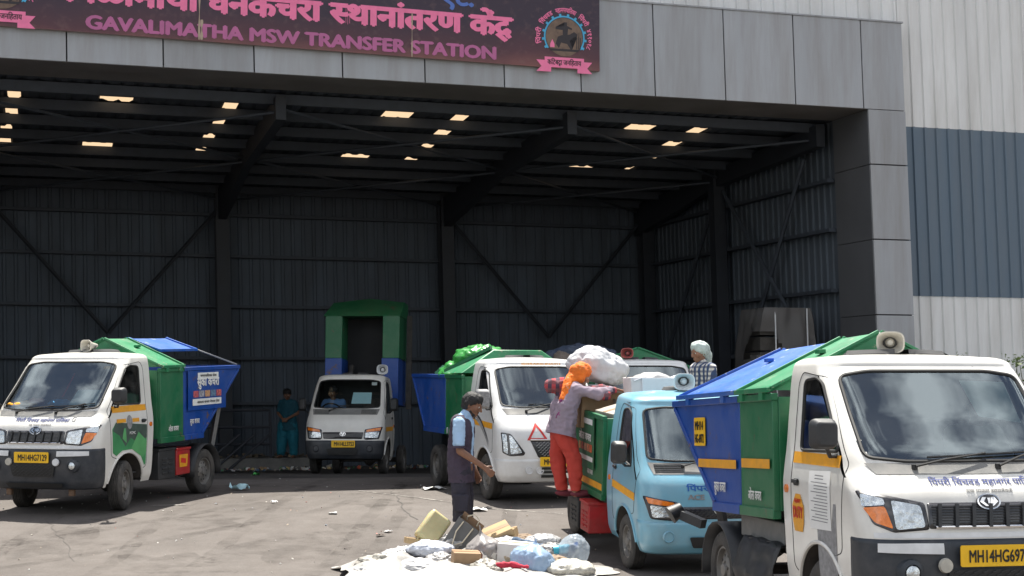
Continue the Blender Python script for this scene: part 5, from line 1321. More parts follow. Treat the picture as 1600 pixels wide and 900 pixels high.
# ---- standing man
mx = at(724, 868, 16.1); MAN = person((mx.x, 16.1, gz(mx.x, 16.1)), R(80), 'man in dark vest over pale blue shirt and knee length shorts, behind the rubbish heap')
b = Fig(); MAN.scale = (1.03,)*3; hd = Vector((.0, -.085, 1.535))
b.chain([(-.09, .02, .86), (-.10, -.02, .47), (-.10, .03, .08)], [.085, .058, .04]); b.chain([(.09, .02, .86), (.11, .03, .47), (.12, .08, .08)], [.085, .058, .04])
b.cap((-.10, .04, .045), (-.12, -.14, .03), .04, .032); b.cap((.12, .09, .045), (.14, -.09, .03), .04, .032)
b.chain([(0, .02, .90), (0, .03, 1.08), (0, .01, 1.30)], [.12, .115, .12]); b.cap((-.08, .01, 1.31), (.08, .01, 1.31), .085); b.cap((0, -.005, 1.36), (0, -.05, 1.47), .055, .05)
b.chain([(-.185, .01, 1.345), (-.225, -.01, 1.08), (-.215, -.24, .93)], [.05, .041, .027]); hand(b, (-.215, -.245, .925), (.0, -.75, -.6), (-.9, -.3, 0))
b.chain([(.185, .01, 1.345), (.225, .03, 1.08), (.19, -.08, .87)], [.05, .041, .027]); hand(b, (.19, -.085, .865), (0, -.35, -.9), (.9, -.2, 0))
P = head(b, hd, (0, -.93, -.36), (0, -.36, .93)); b.build('body', M_skin, MAN, .0085, smooth=3); eyes(MAN, P); cap_hair(MAN, P, M_hair)
f = Fig(); f.cap(P(-.022, .055, -.086), P(.022, .055, -.086), .022); f.cap(P(-.022, .091, -.05), P(.022, .091, -.05), .008); f.cap(P(.055, .02, -.06), P(.03, .052, -.08), .016); f.cap(P(-.055, .02, -.06), P(-.03, .052, -.08), .016); f.build('beard', M_hair, MAN, .008, .004, 60, 1)
M_lb = mat('pale blue shirt cotton', (.36, .52, .72), .85, var=.08, scale=12); M_vest = mat('dark purple vest cloth', (.050, .036, .058), .85, var=.2, scale=9, bump=.3, bscale=60); M_short = mat('dark navy shorts cloth', (.028, .026, .04), .9, var=.2, scale=9, bump=.3, bscale=60)
s_ = Fig(); s_.chain([(-.17, .01, 1.365), (-.215, .005, 1.16)], [.066, .066]); s_.chain([(.17, .01, 1.365), (.215, .02, 1.16)], [.066, .066]); s_.cap((-.09, .01, 1.36), (.09, .01, 1.36), .09); s_.cap((0, .0, 1.38), (0, -.035, 1.445), .07, .064); s_.chain([(0, .02, 1.0), (0, .01, 1.33)], [.125, .125]); s_.build('shirt', M_lb, MAN, .012, .010, 13)
for q in (-1, 1): MB().lathe([(.069, -.012), (.072, -.012), (.072, .012), (.069, .012)], 18, Matrix.Translation((q*.213, .01, 1.12))).build('sleeve_cuff', M_vest, MAN)
v_ = Fig()
for q in (-1, 1): v_.chain([(q*.075, .02, .74), (q*.07, .03, 1.05), (q*.085, .015, 1.33)], [.125, .122, .118]); v_.cap((q*.07, .01, 1.36), (q*.14, .01, 1.365), .075)
v_.build('vest', M_vest, MAN, .013, .013, 9, cut=[((0, 0, .76), (0, 0, -1))])
t_ = Fig(); t_.cap((-.08, .02, .86), (.08, .02, .86), .112)
for q in (-1, 1): t_.chain([(q*.09, .02, .84), (q*.10, .0, .5), (q*.105, .015, .22)], [.105, .092, .09])
t_.build('shorts', M_short, MAN, .013, .014, 8, cut=[((0, 0, .37), (0, 0, -1))])
MB().box((-.20, -.02, .56), (.03, .15, .17)).build('cargo_pocket', M_short, MAN, bevel=.012)
MB().grid(lambda a, c: Vector((-.12+.075*a, .150+.008*math.sin(a*3), 1.25+.06*c)), 4, 4).build('back_print', M_wprint, MAN)
for (x, y) in ((-.11, -.05), (.13, .0)):
    MB().box((x, y, .014), (.10, .27, .028)).build('sandal', M_rub, MAN, bevel=.02)
# ---- woman in red trousers leaning over the blue truck
def v3(x, y, z): return V3.matrix_basis @ Vector((x, y, z))
bpy.context.view_layer.update()
lp = v3(-.89, 1.37, .515)
WOM = person(lp, R(12.3+96), 'woman in orange headscarf and red trousers leaning over the blue truck bin')
# local: forward -Y (towards the bin), back towards +Y
b = Fig()
b.chain([(-.08, .14, .74), (-.10, .06, .40), (-.10, .03, .08)], [.085, .057, .04]); b.chain([(.08, .14, .74), (.105, .15, .40), (.10, .11, .09)], [.085, .057, .04]); b.cap((-.10, .03, .04), (-.10, -.12, .03), .038, .03); b.cap((.10, .11, .05), (.10, -.05, .03), .038, .03)
b.chain([(0, .15, .78), (0, .11, .95), (0, .02, 1.14)], [.11, .10, .105]); b.cap((0, .01, 1.16), (0, -.04, 1.25), .05, .047)
for q in (-1, 1):
    b.chain([(q*.15, .01, 1.15), (q*.18, -.20, 1.10), (q*.12, -.42, 1.16)], [.045, .038, .027]); hand(b, (q*.12, -.425, 1.16), (0, -1, -.2), (0, -.2, 1))
P = head(b, (0, -.075, 1.305), (0, -.9, -.43), (0, -.43, .9), .96); b.build('body', M_skinf, WOM, .009, smooth=3); eyes(WOM, P)
M_mauve2 = mat('mauve shirt cotton', (.30, .235, .29), .9, var=.12, scale=8, dirt=((.22, .19, .2), .4, 6)); M_redt = mat('red trouser cotton', (.50, .055, .04), .9, var=.1, scale=6); M_or = mat('orange patterned scarf', (.80, .17, .015), .8, var=.25, scale=9, spots=((.55, .35, .28), .60, 14)); M_pur = mat('purple scarf end', (.22, .03, .13), .85, var=.3, scale=9)
f = Fig()
for q in (-1, 1): f.chain([(q*.07, .165, .60), (q*.065, .115, .95), (q*.08, .025, 1.14)], [.152, .128, .098]); f.chain([(q*.14, .02, 1.15), (q*.185, -.19, 1.10), (q*.13, -.37, 1.145)], [.07, .062, .047])
f.build('shirt', M_mauve2, WOM, .012, .016, 8, cut=[((0, .15, .66), (0, .25, -1))])
f = Fig(); f.cap((-.06, .15, .70), (.06, .15, .70), .098)
for q, ye, ze in ((-1, .04, .10), (1, .09, .10)): f.chain([(q*.08, .15, .70), (q*.105, .10+.05*q, .42), (q*.10, ye+.02*q, ze)], [.104, .092, .064])
f.build('trousers', M_redt, WOM, .012, .022, 6, cut=[((0, 0, .075), (0, 0, -1))])
for q, y in ((-1, -.05), (1, .05)): MB().ball((q*.10, y, .04), 1, 2, (.05, .14, .042)).build('shoe', mat('maroon canvas shoe', (.16, .03, .045), .8, var=.2), WOM)
f = Fig(); f.b += [(P(0, -.02, .04), .108), (P(0, .01, .06), .092), (P(0, -.06, .02), .09), (P(.0, -.05, -.05), .08), (P(.055, .0, -.04), .055), (P(-.055, .0, -.04), .055)]; f.build('headscarf', M_or, WOM, .011, .012, 18)
f = Fig(); f.chain([P(0, -.08, -.06), (-.07, .10, 1.17), (-.10, .16, 1.02)], [.075, .062, .05]); sf = f.build('scarf_tail', M_or, WOM, .011, .014, 16)
f = Fig(); f.chain([(-.10, .16, 1.02), (-.11, .19, .93), (-.10, .20, .86)], [.052, .045, .05]); f.build('scarf_end', M_pur, WOM, .011, .014, 18)
# plaid bundle on her back
def plaid(name, ca, cb, cc, sc=7.):
    m = bpy.data.materials.new(name); m.use_nodes = True; nt = m.node_tree; L = nt.links.new; b = nt.nodes['Principled BSDF']; b.inputs['Roughness'].default_value = .9
    tc = nd(nt, 'ShaderNodeTexCoord'); outs = []
    for ax in ('X', 'Z'):
        wv = nd(nt, 'ShaderNodeTexWave', Scale=sc, Distortion=.6); wv.bands_direction = ax; L(tc.outputs['Object'], wv.inputs['Vector']); mr = nd(nt, 'ShaderNodeMapRange'); mr.inputs[1].default_value = .45; mr.inputs[2].default_value = .6; L(wv.outputs['Fac'], mr.inputs[0]); outs.append(mr.outputs[0])
    a = nd(nt, 'ShaderNodeMix', data_type='RGBA'); L(outs[0], a.inputs['Factor']); a.inputs['A'].default_value = c4(ca); a.inputs['B'].default_value = c4(cb)
    q = nd(nt, 'ShaderNodeMix', data_type='RGBA', blend_type='MIX'); mm = nd(nt, 'ShaderNodeMath', operation='MULTIPLY'); L(outs[1], mm.inputs[0]); mm.inputs[1].default_value = .7; L(mm.outputs[0], q.inputs['Factor']); L(a.outputs['Result'], q.inputs['A']); q.inputs['B'].default_value = c4(cc)
    L(q.outputs['Result'], b.inputs['Base Color']); return m
M_plaid = plaid('red plaid cloth', (.42, .06, .07), (.07, .05, .08), (.20, .09, .10), 3.6); M_check = plaid('blue checked cotton', (.60, .58, .54), (.04, .075, .16), (.045, .06, .12), 6.)
bp = WOM.matrix_basis @ Vector((.04, .13, 1.19))
f = Fig(); f.chain([(-.10, 0, .0), (.10, .02, .03)], [.085, .08]); f.cap((.0, .02, -.16), (.02, .03, -.02), .07, .085); o = f.build('cloth_bundle', M_plaid, None, .014, .02, 9); o.location = bp; tag(o, 'red plaid cloth bundle hanging on the back of the woman in mauve', 'bundle')
# ---- woman in checked shirt on the far side
lp = v3(.90, 2.30, .575)
CHK = person(lp, R(-62), 'woman in blue checked shirt and pale headscarf standing beyond the blue truck')
b = Fig()
for q in (-1, 1): b.chain([(q*.09, .02, .82), (q*.10, .0, .45), (q*.10, .03, .08)], [.085, .06, .04]); b.cap((q*.10, .03, .04), (q*.11, -.13, .03), .038, .03); b.chain([(q*.17, .0, 1.27), (q*.20, -.03, 1.02), (q*.14, -.22, .90)], [.05, .042, .028]); hand(b, (q*.14, -.225, .90), (0, -.9, -.4), (0, -.4, .9))
b.chain([(0, .02, .86), (0, .02, 1.03), (0, .0, 1.23)], [.12, .11, .115]); b.cap((-.08, 0, 1.24), (.08, 0, 1.24), .08); b.cap((0, 0, 1.28), (0, -.02, 1.38), .05, .047)
P = head(b, (0, -.045, 1.455), (0, -.97, -.22), (0, -.22, .97), .98); b.build('body', M_skinf, CHK, .009, smooth=3); eyes(CHK, P)
f = Fig()
for q in (-1, 1): f.chain([(q*.075, .02, .66), (q*.07, .02, 1.0), (q*.085, .01, 1.24)], [.135, .12, .105]); f.chain([(q*.15, .0, 1.27), (q*.205, -.02, 1.03), (q*.15, -.18, .92)], [.075, .064, .052])
f.chain([(0, -.01, .66), (0, -.012, 1.0), (0, -.02, 1.24)], [.15, .13, .12]); f.cap((0, 0, 1.28), (0, -.01, 1.335), .075, .068); f.build('shirt', M_check, CHK, .013, .012, 9, cut=[((0, 0, .70), (0, 0, -1))])
f = Fig(); f.cap((-.08, .02, .80), (.08, .02, .80), .115)
for q in (-1, 1): f.chain([(q*.09, .02, .80), (q*.10, .0, .45), (q*.10, .03, .10)], [.11, .09, .075])
f.build('trousers', M_short, CHK, .014, .014, 7, cut=[((0, 0, .08), (0, 0, -1))])
f = Fig(); f.b += [(P(0, -.02, .042), .098), (P(0, .015, .062), .082), (P(0, -.065, .03), .082), (P(0, -.09, -.04), .065)]; f.cap(P(0, -.11, -.06), P(.02, -.10, -.17), .06, .035)
for q in (-1, 1): f.b += [(P(q*.05, -.03, .0), .05)]
f.build('headscarf', mat('pale printed scarf', (.44, .52, .49), .85, var=.3, scale=16), CHK, .011, .010, 18)
# ---- woman on the plinth
p = at(449, 711, 34.75); TQ = person((p.x, 34.75, .09), R(-12), 'woman in turquoise standing on the plinth inside the dark shed')
b = Fig()
for q in (-1, 1): b.chain([(q*.09, .02, .80), (q*.12, .0, .44), (q*.14, .02, .08)], [.085, .06, .04]); b.cap((q*.14, .02, .04), (q*.17, -.14, .03), .038, .03); b.chain([(q*.17, .0, 1.24), (q*.23, .02, 1.0), (q*.06, -.17, .88)], [.05, .042, .028]); hand(b, (q*.06, -.17, .88), (-q*.8, -.4, -.3), (0, -.9, .3))
b.chain([(0, .02, .84), (0, .02, 1.0), (0, .0, 1.2)], [.12, .11, .115]); b.cap((-.08, 0, 1.21), (.08, 0, 1.21), .08); b.cap((0, 0, 1.25), (0, -.02, 1.35), .05, .047)
P = head(b, (0, -.04, 1.425), (.2, -.93, -.3), (0, -.3, .95), .98); b.build('body', M_skin, TQ, .012, smooth=3); eyes(TQ, P); cap_hair(TQ, P, M_hair)
M_tq = mat('turquoise cotton', (.010, .15, .21), .85, var=.12, scale=6); M_tqd = mat('dark turquoise cotton', (.008, .075, .11), .85, var=.12, scale=6)
f = Fig()
for q in (-1, 1): f.chain([(q*.09, .02, .56), (q*.07, .02, .95), (q*.085, .01, 1.22)], [.145, .12, .105]); f.chain([(q*.15, .0, 1.24), (q*.20, .01, 1.08)], [.075, .07])
f.chain([(0, .0, .60), (0, .0, .95), (0, -.01, 1.2)], [.15, .13, .125]); f.build('tunic', M_tqd, TQ, .015, .014, 8, cut=[((0, 0, .62), (0, 0, -1))])
f = Fig()
for q in (-1, 1): f.chain([(q*.10, .02, .74), (q*.13, .0, .44), (q*.15, .02, .13)], [.125, .13, .10])
f.build('trousers', M_tq, TQ, .015, .022, 6)
# ---- people sitting in the cabs
def sitter(veh, x, y, z, label, shirt, yaw=0, sc_=1., reach=True):
    M = veh.matrix_basis; o = person(M @ Vector((x, y, z)), veh.rotation_euler.z+R(yaw), label)
    b = Fig()
    for q in (-1, 1): b.chain([(q*.09, .0, .09), (q*.11, -.36, .11), (q*.11, -.42, -.25)], [.085, .062, .042]); b.chain([(q*.17, .02, .52), (q*.21, -.10, .30), (q*.13, -.34, .36)], [.05, .042, .028]); hand(b, (q*.13, -.345, .36), (0, -1, -.1), (0, -.1, 1))
    b.chain([(0, .02, .12), (0, .03, .30), (0, .01, .48)], [.12, .115, .12]); b.cap((-.08, 0, .49), (.08, 0, .49), .085); b.cap((0, 0, .53), (0, -.03, .64), .052, .048)
    P = head(b, (0, -.05, .715), (-.3, -.9, -.35), (0, -.35, .93)); b.build('body', M_skin, o, .011, smooth=3); eyes(o, P); cap_hair(o, P, M_hair)
    f = Fig()
    for q in (-1, 1): f.chain([(q*.075, .02, .08), (q*.07, .03, .30), (q*.085, .015, .49)], [.125, .122, .115]); f.chain([(q*.16, .02, .53), (q*.21, -.08, .32)], [.07, .062]); f.chain([(0, -.015, .1), (0, -.01, .47)], [.135, .13])
    f.build('shirt', shirt, o, .014, .012, 10)
    f = Fig()
    for q in (-1, 1): f.chain([(q*.09, .0, .09), (q*.11, -.36, .11), (q*.11, -.42, -.22)], [.10, .082, .065])
    f.build('trousers', M_short, o, .015, .01, 8); return o
sitter(V4, -.36, .20, .76, 'driver in blue shirt sitting at the wheel of the dim truck in the shed', mat('blue driver shirt', (.12, .22, .42), .85, var=.1))
sitter(V2, .40, .16, .86, 'passenger in pale shirt sitting behind the windscreen of the nearest truck', mat('pale passenger shirt', (.42, .40, .36), .85, var=.1), 10)
# ------------------------------------------------------------------ load on the blue truck
def lump(c, r, s3, amp, fr, seed=0, sub=4, knot=None, flat=.0):
    mb = MB(); mb.ball((0, 0, 0), 1, sub, s3)
    for v in mb.bm.verts:
        n = v.co.normalized(); q = v.co*fr+Vector((seed*7.1, seed, 0)); d = noise.noise(q)+.45*noise.noise(q*2.3)+.55*(.5-abs(noise.noise(Vector((q.x*2.2, q.y*2.2, q.z*.8))+Vector((9, 0, 0)))))+.3*(.4-abs(noise.noise(q*4.1)))+.16*(.4-abs(noise.noise(q*7.3+Vector((3, 1, 0)))))+.10*noise.noise(q*13)
        v.co += n*amp*d/r if False else n*amp*d
        v.co *= 1
    for v in mb.bm.verts:
        v.co *= r
        if knot and v.co.z > knot[0]*r:
            k = (v.co.z-knot[0]*r)/((1-knot[0])*r*s3[2]+1e-6); f = max(.12, 1-1.5*k); v.co.x *= f; v.co.y *= f; v.co.z += knot[1]*max(0, k)
        if flat and v.co.z < -flat*r: v.co.z = -flat*r+(v.co.z+flat*r)*.12
    return mb
def soft(name, c, r, s3, amp, fr, m, label, cat, seed=0, rot=(0, 0, 0), knot=None, flat=.55, sub=4, group=None):
    mb = lump(c, r, s3, amp, fr, seed, sub, knot, flat); lo = min(v.co.z for v in mb.bm.verts)
    o = mb.build(name, m, None, ang=75); o.location = c; o.rotation_euler = rot; return tag(o, label, cat, group or {'crumpled_bag': 'crumpled bags in the heap', 'plastic_bag': 'plastic bags of waste', 'bin_bag': 'tied bin bags'}.get(name))
def carton(name, c, d, rot, m, label, open_top=False, cat='box', group=None):
    e = empty(name, c, rot, label, cat, group or ('cartons among the waste' if name == 'cardboard_carton' else None)); x, y, z = d; b = MB()
    if open_top:
        for p, q in (((-x/2, 0, 0), (.006, y, z)), ((x/2, 0, 0), (.006, y, z)), ((0, -y/2, 0), (x, .006, z)), ((0, y/2, 0), (x, .006, z)), ((0, 0, -z/2), (x, y, .006))): b.box(p, q)
    else: b.box((0, 0, 0), d)
    b.build('panel', m, e, bevel=.006)
    if open_top:
        for s in (-1, 1): f = MB(); f.bar((s*x/2, 0, z/2), (s*(x/2+.09), 0, z/2+.03*s), y*.96, .005, (0, 0, 1)); f.build('flap', m, e)
    else:
        t = MB(); t.box((0, 0, z/2+.0015), (x*.98, .05, .002)); t.build('packing_tape', M_tape, e)
    return e
M_tape = mat('brown packing tape', (.30, .19, .10), .35); M_card = mat('brown cardboard', (.34, .225, .13), .85, var=.12, scale=9, dirt=((.22, .15, .1), .3, 8)); M_cardy = mat('pale cardboard', (.42, .30, .165), .85, var=.12, scale=9); M_cardg = mat('greyish cardboard', (.34, .30, .26), .85, var=.15, scale=9)
M_sack = mat('white woven sack', (.50, .51, .53), .6, var=.05, scale=9, bump=.12, bscale=60); M_foam = mat('white foam box', (.70, .72, .77), .7, var=.05); M_wbag = mat('white plastic bag', (.36, .36, .365), .4, var=.1, bump=.1, bscale=12)
def pile(name, fn, n, size, m, label, cat, loc=(0, 0, 0), seed=1):
    rnd = random.Random(seed); mb = MB()
    for i in range(n):
        p = Vector(fn(rnd)); s = size*rnd.uniform(.35, 1.3); Rm = Matrix.Rotation(rnd.uniform(0, 6.28), 3, 'Z') @ Matrix.Rotation(rnd.uniform(-.9, .9), 3, 'X') @ Matrix.Rotation(rnd.uniform(-.6, .6), 3, 'Y')
        k = rnd.random()
        if k < .14: mb.box(p, (s, s*rnd.uniform(.5, 1), s*rnd.uniform(.03, .5)), Rm)
        elif k < .62:
            n0 = len(mb.bm.verts); mb.ball(p, s*.5, 1, (1, rnd.uniform(.5, 1), rnd.uniform(.4, .9))); mb.bm.verts.ensure_lookup_table()
            for v in mb.bm.verts[n0:]: v.co += noise.noise_vector(v.co*9)*s*.25
        else:
            g = [Rm @ Vector((s*(u-.5), s*.8*(w_-.5), rnd.uniform(-.28, .28)*s)) for u in (0, .5, 1) for w_ in (0, .5, 1)]; V = [mb.bm.verts.new(p+q) for q in g]
            for a in (0, 1):
                for c in (0, 1): mb.bm.faces.new((V[a*3+c], V[a*3+c+1], V[a*3+c+4], V[a*3+c+3]))
    o = mb.build(name, m, None, ang=45); o.location = loc; return tag(o, label, cat, kind='stuff')
def rubbish_mat(name, cols, rough=.7):
    m = bpy.data.materials.new(name); m.use_nodes = True; nt = m.node_tree; L = nt.links.new; b = nt.nodes['Principled BSDF']; g = nd(nt, 'ShaderNodeNewGeometry'); r = nd(nt, 'ShaderNodeValToRGB'); r.color_ramp.interpolation = 'CONSTANT'
    e = r.color_ramp.elements
    while len(e) < len(cols): e.new(.5)
    for i, c in enumerate(cols): e[i].position = i/len(cols); e[i].color = c4(c)
    L(g.outputs['Random Per Island'], r.inputs[0]); L(r.outputs[0], b.inputs['Base Color']); b.inputs['Roughness'].default_value = rough; return m
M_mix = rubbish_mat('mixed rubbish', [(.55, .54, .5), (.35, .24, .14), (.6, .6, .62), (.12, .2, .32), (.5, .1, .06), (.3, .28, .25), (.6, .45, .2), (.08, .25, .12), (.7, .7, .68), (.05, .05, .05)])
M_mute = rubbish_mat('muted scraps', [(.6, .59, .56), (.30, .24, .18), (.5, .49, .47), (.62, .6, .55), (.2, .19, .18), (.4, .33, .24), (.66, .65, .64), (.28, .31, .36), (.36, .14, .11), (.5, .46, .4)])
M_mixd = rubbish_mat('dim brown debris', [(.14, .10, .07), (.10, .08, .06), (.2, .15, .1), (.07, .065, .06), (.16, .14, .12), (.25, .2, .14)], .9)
bpy.context.view_layer.update()
MV3 = V3.matrix_basis.copy()
o = pile('mixed_waste', lambda r: (lambda x, y: (x, y, 1.12+.10*r.random()+.12*noise.noise(Vector((x*3, y*3, 0)))))(r.uniform(-.64, .64), r.uniform(.80, 1.85)), 260, .17, M_mix, 'mixed dry waste filling the open bin of the blue truck', 'waste'); o.matrix_basis = MV3
b3 = MB().box((0, 1.30, .92), (1.38, 1.05, .42)); o = b3.build('packed_waste', M_card, None); o.matrix_basis = MV3; tag(o, 'packed waste below the loose layer in the bin of the blue truck', 'waste', kind='stuff')
rz3 = V3.rotation_euler.z
def ld(x, y, z): return MV3 @ Vector((x, y, z))
carton('cardboard_carton', ld(-.50, 1.00, 1.40), (.36, .40, .22), (R(6), R(-14), rz3+.2), M_cardg, 'brown carton tipped over the bin edge just behind the blue cab')
carton('cardboard_carton', ld(-0.50, 1.70, 1.42), (.62, .52, .40), (0, R(3), rz3), M_card, 'large carton beneath the big white sack on the blue truck')
bd = carton('flat_board', ld(-0.54, 1.66, 1.655), (.66, .55, .035), (R(3), R(5), rz3+.15), mat('grey board', (.36, .34, .31), .8), 'flat grey board lying under the big white sack', cat='board')
soft('woven_sack', ld(-0.52, 1.86, 1.88), .285, (1.22, .85, .72), .13, 2.2, M_sack, 'big bulging white woven sack on top of the blue truck load', 'sack', 3, (0, R(14), rz3+.1), sub=5)
carton('cardboard_carton', ld(-0.14, 1.20, 1.40), (.62, .55, .36), (0, 0, rz3), M_cardg, 'carton carrying the white foam box behind the blue cab')
carton('foam_box', ld(-0.06, 1.18, 1.70), (.44, .34, .22), (0, 0, rz3+.1), M_foam, 'pale foam box behind the loudspeaker on the blue truck', True)
soft('plastic_bag', ld(-0.10, 1.18, 1.78), .20, (1.1, .8, .45), .07, 2.4, M_wbag, 'white plastic bag heaped in the foam box on the blue truck', 'bag', 5, (0, 0, rz3))
carton('white_carton', ld(-0.32, 1.16, 1.70), (.12, .30, .24), (0, R(-4), rz3), mat('white carton board', (.66, .62, .63), .8, var=.08), 'small white carton between the big sack and the foam box')
pl = Fig(); pl.chain([(-.12, 0, 0), (.02, .02, .02), (.14, 0, 0)], [.05, .055, .045]); pl.chain([(-.06, -.06, -.05), (.06, -.05, -.05)], [.045, .05]); o = pl.build('plaid_cloth', M_plaid, None, .012, .014, 12); o.location = ld(-.62, 1.36, 1.66); o.rotation_euler = (0, 0, rz3); tag(o, 'red plaid cloth crumpled against the foot of the big white sack', 'cloth')
# green sacks riding on the white truck
MV5 = V5.matrix_basis.copy(); ld5 = lambda x, y, z: MV5 @ Vector((x, y, z)); rz5 = V5.rotation_euler.z
M_gbag = mat('bright green bin bag', (.045, .27, .06), .32, var=.15, scale=6, bump=.1, bscale=12); M_gbag2 = mat('pale green bin bag', (.12, .33, .19), .3, var=.2, scale=6, bump=.1, bscale=12)
o = MB().box((0, 2.2, 1.25), (1.4, 1.0, .4)).build('packed_waste', M_card, None); o.matrix_basis = MV5; tag(o, 'packed waste under the green bags in the white truck', 'waste', kind='stuff')
for i, (p, r, s3, m_, lb) in enumerate((((-.42, 1.95, 1.60), .33, (1.15, 1, .66), M_gbag, 'bright green bin bag in the middle of the white truck load'), ((-.30, 2.7, 1.56), .34, (1.2, 1, .60), M_gbag2, 'pale green bin bag at the tail of the white truck load'), ((-.25, 1.85, 1.86), .32, (1.25, 1, .56), M_gbag, 'bright green bin bag, topmost on the white truck load'))):
    soft('bin_bag', ld5(*p), r, s3, .17, 2.6, m_, lb, 'bag', i+11, (0, 0, rz5+i), sub=5)
# dark tarpaulin roll and bundle on the truck behind
p6 = at(905, 556, 25.6)
f = Fig(); f.chain([(-.45, 0, -.02), (0, 0, .05), (.55, .1, .02)], [.12, .17, .10]); o = f.build('tarpaulin', mat('dark blue tarpaulin', (.035, .05, .085), .6, var=.2), None, .02, .03, 6); o.location = p6; tag(o, 'rolled dark blue tarpaulin on top of the half hidden truck', 'tarpaulin')
f = Fig(); f.chain([(0, 0, -.25), (.03, 0, .05)], [.13, .15]); f.cap((.1, 0, .04), (.34, 0, -.06), .13, .08); o = f.build('cloth_bundle', mat('brown sacking', (.15, .12, .10), .9, var=.3, scale=9), None, .02, .03, 7); o.location = at(874, 566, 25.4); tag(o, 'brown sacking bundle beside the rolled tarpaulin', 'bundle')
# ------------------------------------------------------------------ rubbish heap on its sheet
HX, HY = -.42, 15.0
def sheet_h(x, y):
    q = Vector((x*1.7, y*1.7, 3.1)); r = math.hypot((x-HX)/1.35, (y-HY)/1.14)
    return .04*max(0, 1-r*r)+.12*math.exp(-((x-HX+.80)/.38)**2-((y-14.95)/.55)**2)+.065*(1-abs(noise.noise(q*1.6))*2.4)*max(0, 1-r**3)+.07*noise.noise(q*3.7)*max(0, 1.05-r)+.05*(.4-abs(noise.noise(q*5.5)))*max(0, 1-r)+.012
mb = MB(); n = 110
def hp(u, v):
    a = u*2*math.pi; rr = v*(1+.07*math.sin(a*3+1)+.035*math.sin(a*7)+.03*math.sin(a*13+2)+.06*noise.noise(Vector((math.cos(a)*4, math.sin(a)*4, 0)))); x = HX+1.35*rr*math.cos(a); y = HY+1.12*rr*math.sin(a)
    return Vector((x, y, gz(x, y)+max(.006, sheet_h(x, y))))
mb.grid(hp, n, 60); o = mb.build('plastic_sheet', mat('dirty white sheeting', (.33, .32, .305), .6, var=.16, scale=5, dirt=((.2, .18, .155), .55, 4), bump=.35, bscale=12), None, ang=75, merge=True); tag(o, 'crumpled dirty white sheet spread on the asphalt under the rubbish', 'sheet')
def hz(px, Y, dz=0):
    x = (px-800)/FPX*Y; return Vector((x, Y, gz(x, Y)+sheet_h(x, Y)+dz))
def hp_at(px, py, Y): return at(px, py, Y)
# jerrycan
e = empty('jerrycan', at(676, 826, 15.75), (R(70), R(38), R(8)), 'translucent yellow plastic jerrycan lying tilted at the back of the heap', 'jerrycan')
M_jer = mat('translucent yellow plastic', (.50, .44, .24), .35, var=.15, scale=5, sub=.3)
MB().box((0, 0, 0), (.24, .33, .15)).build('tank', M_jer, e, bevel=.03)
MB().tube([(-.07, -.165, 0), (-.07, -.20, 0), (.03, -.20, 0), (.03, -.165, 0)], .014, 8).build('handle', M_jer, e); MB().lathe([(0, .03), (.028, .03), (.03, 0), (.022, 0)], 16, Matrix.Translation((.085, -.165, 0)) @ Matrix.Rotation(R(90), 4, 'X')).build('screw_cap', M_blup, e)
# paper carrier bag
e = empty('carrier_bag', at(722, 838, 15.6), (R(8), R(35), R(-12)), 'dark grey paper carrier bag with cream rope handle standing open in the heap', 'bag')
M_pbag = mat('grey bag paper', (.115, .115, .115), .75, var=.15, scale=7); M_pin = mat('brown inner paper', (.27, .17, .10), .85)
b = MB()
for p, q in (((0, -.055, 0), (.25, .004, .34)), ((-.125, 0, 0), (.004, .11, .34)), ((0, 0, -.17), (.25, .11, .004)), ((.125, 0, 0), (.004, .11, .34))): b.box(p, q)
b.build('bag_panel', M_pbag, e); MB().box((0, .056, .02), (.25, .004, .38)).build('inner_panel', M_pin, e); MB().box((.119, .0, .01), (.004, .105, .32)).build('inner_panel', M_pin, e)
M_rope = mat('cream rope', (.62, .55, .42), .8)
for y, s in ((-.062, -1), (.05, 1)): MB().tube([(-.06, y, .16), (-.065, y-.03, .04 if s < 0 else .2), (-.02, y-.045*(s < 0), -.10 if s < 0 else .25), (.05, y-.03*(s < 0), -.02 if s < 0 else .23), (.06, y, .16)], .007, 6).build('rope_handle', M_rope, e)
carton('cardboard_carton', at(775, 832, 15.7), (.30, .22, .07), (R(22), R(-22), R(12)), M_cardy, 'pale yellow carton tipped up behind the knotted grey bag')
carton('cardboard_carton', at(790, 838, 15.85), (.24, .18, .14), (R(5), R(-12), R(-14)), M_cardy, 'pale carton at the back edge of the heap beside the yellow one')
carton('cardboard_carton', at(728, 873, 14.75), (.26, .20, .14), (R(4), R(3), R(10)), M_card, 'brown carton at the front of the heap below the carrier bag')
carton('cardboard_carton', at(646, 845, 15.7), (.17, .12, .06), (0, R(8), R(20)), M_cardy, 'small flat brown carton on the back left rim of the sheet')
carton('foam_box', at(808, 864, 15.2), (.36, .26, .20), (R(2), R(4), R(-10)), mat('white box board', (.60, .59, .57), .75, var=.05), 'white lidded box beside the pale blue bag in the heap')
M_greyb = mat('grey bin liner', (.27, .25, .24), .3, var=.2, scale=6, bump=.12, bscale=12); M_blueb = film('pale blue film', (.42, .56, .74), .86); M_clear = film('clear film', (.62, .68, .74), .42)
soft('bin_bag', at(755, 860, 15.2), .17, (1, .9, .85), .12, 2.6, M_greyb, 'knotted shiny grey bin bag in front of the carrier bag', 'bag', 21, (0, R(-8), 0), knot=(.45, .09), sub=5)
soft('plastic_bag', at(832, 876, 14.75), .20, (1.05, .9, .78), .12, 2.6, M_blueb, 'pale blue plastic bag at the front of the heap', 'bag', 22, (0, R(10), 0), knot=(.5, .05), sub=5)
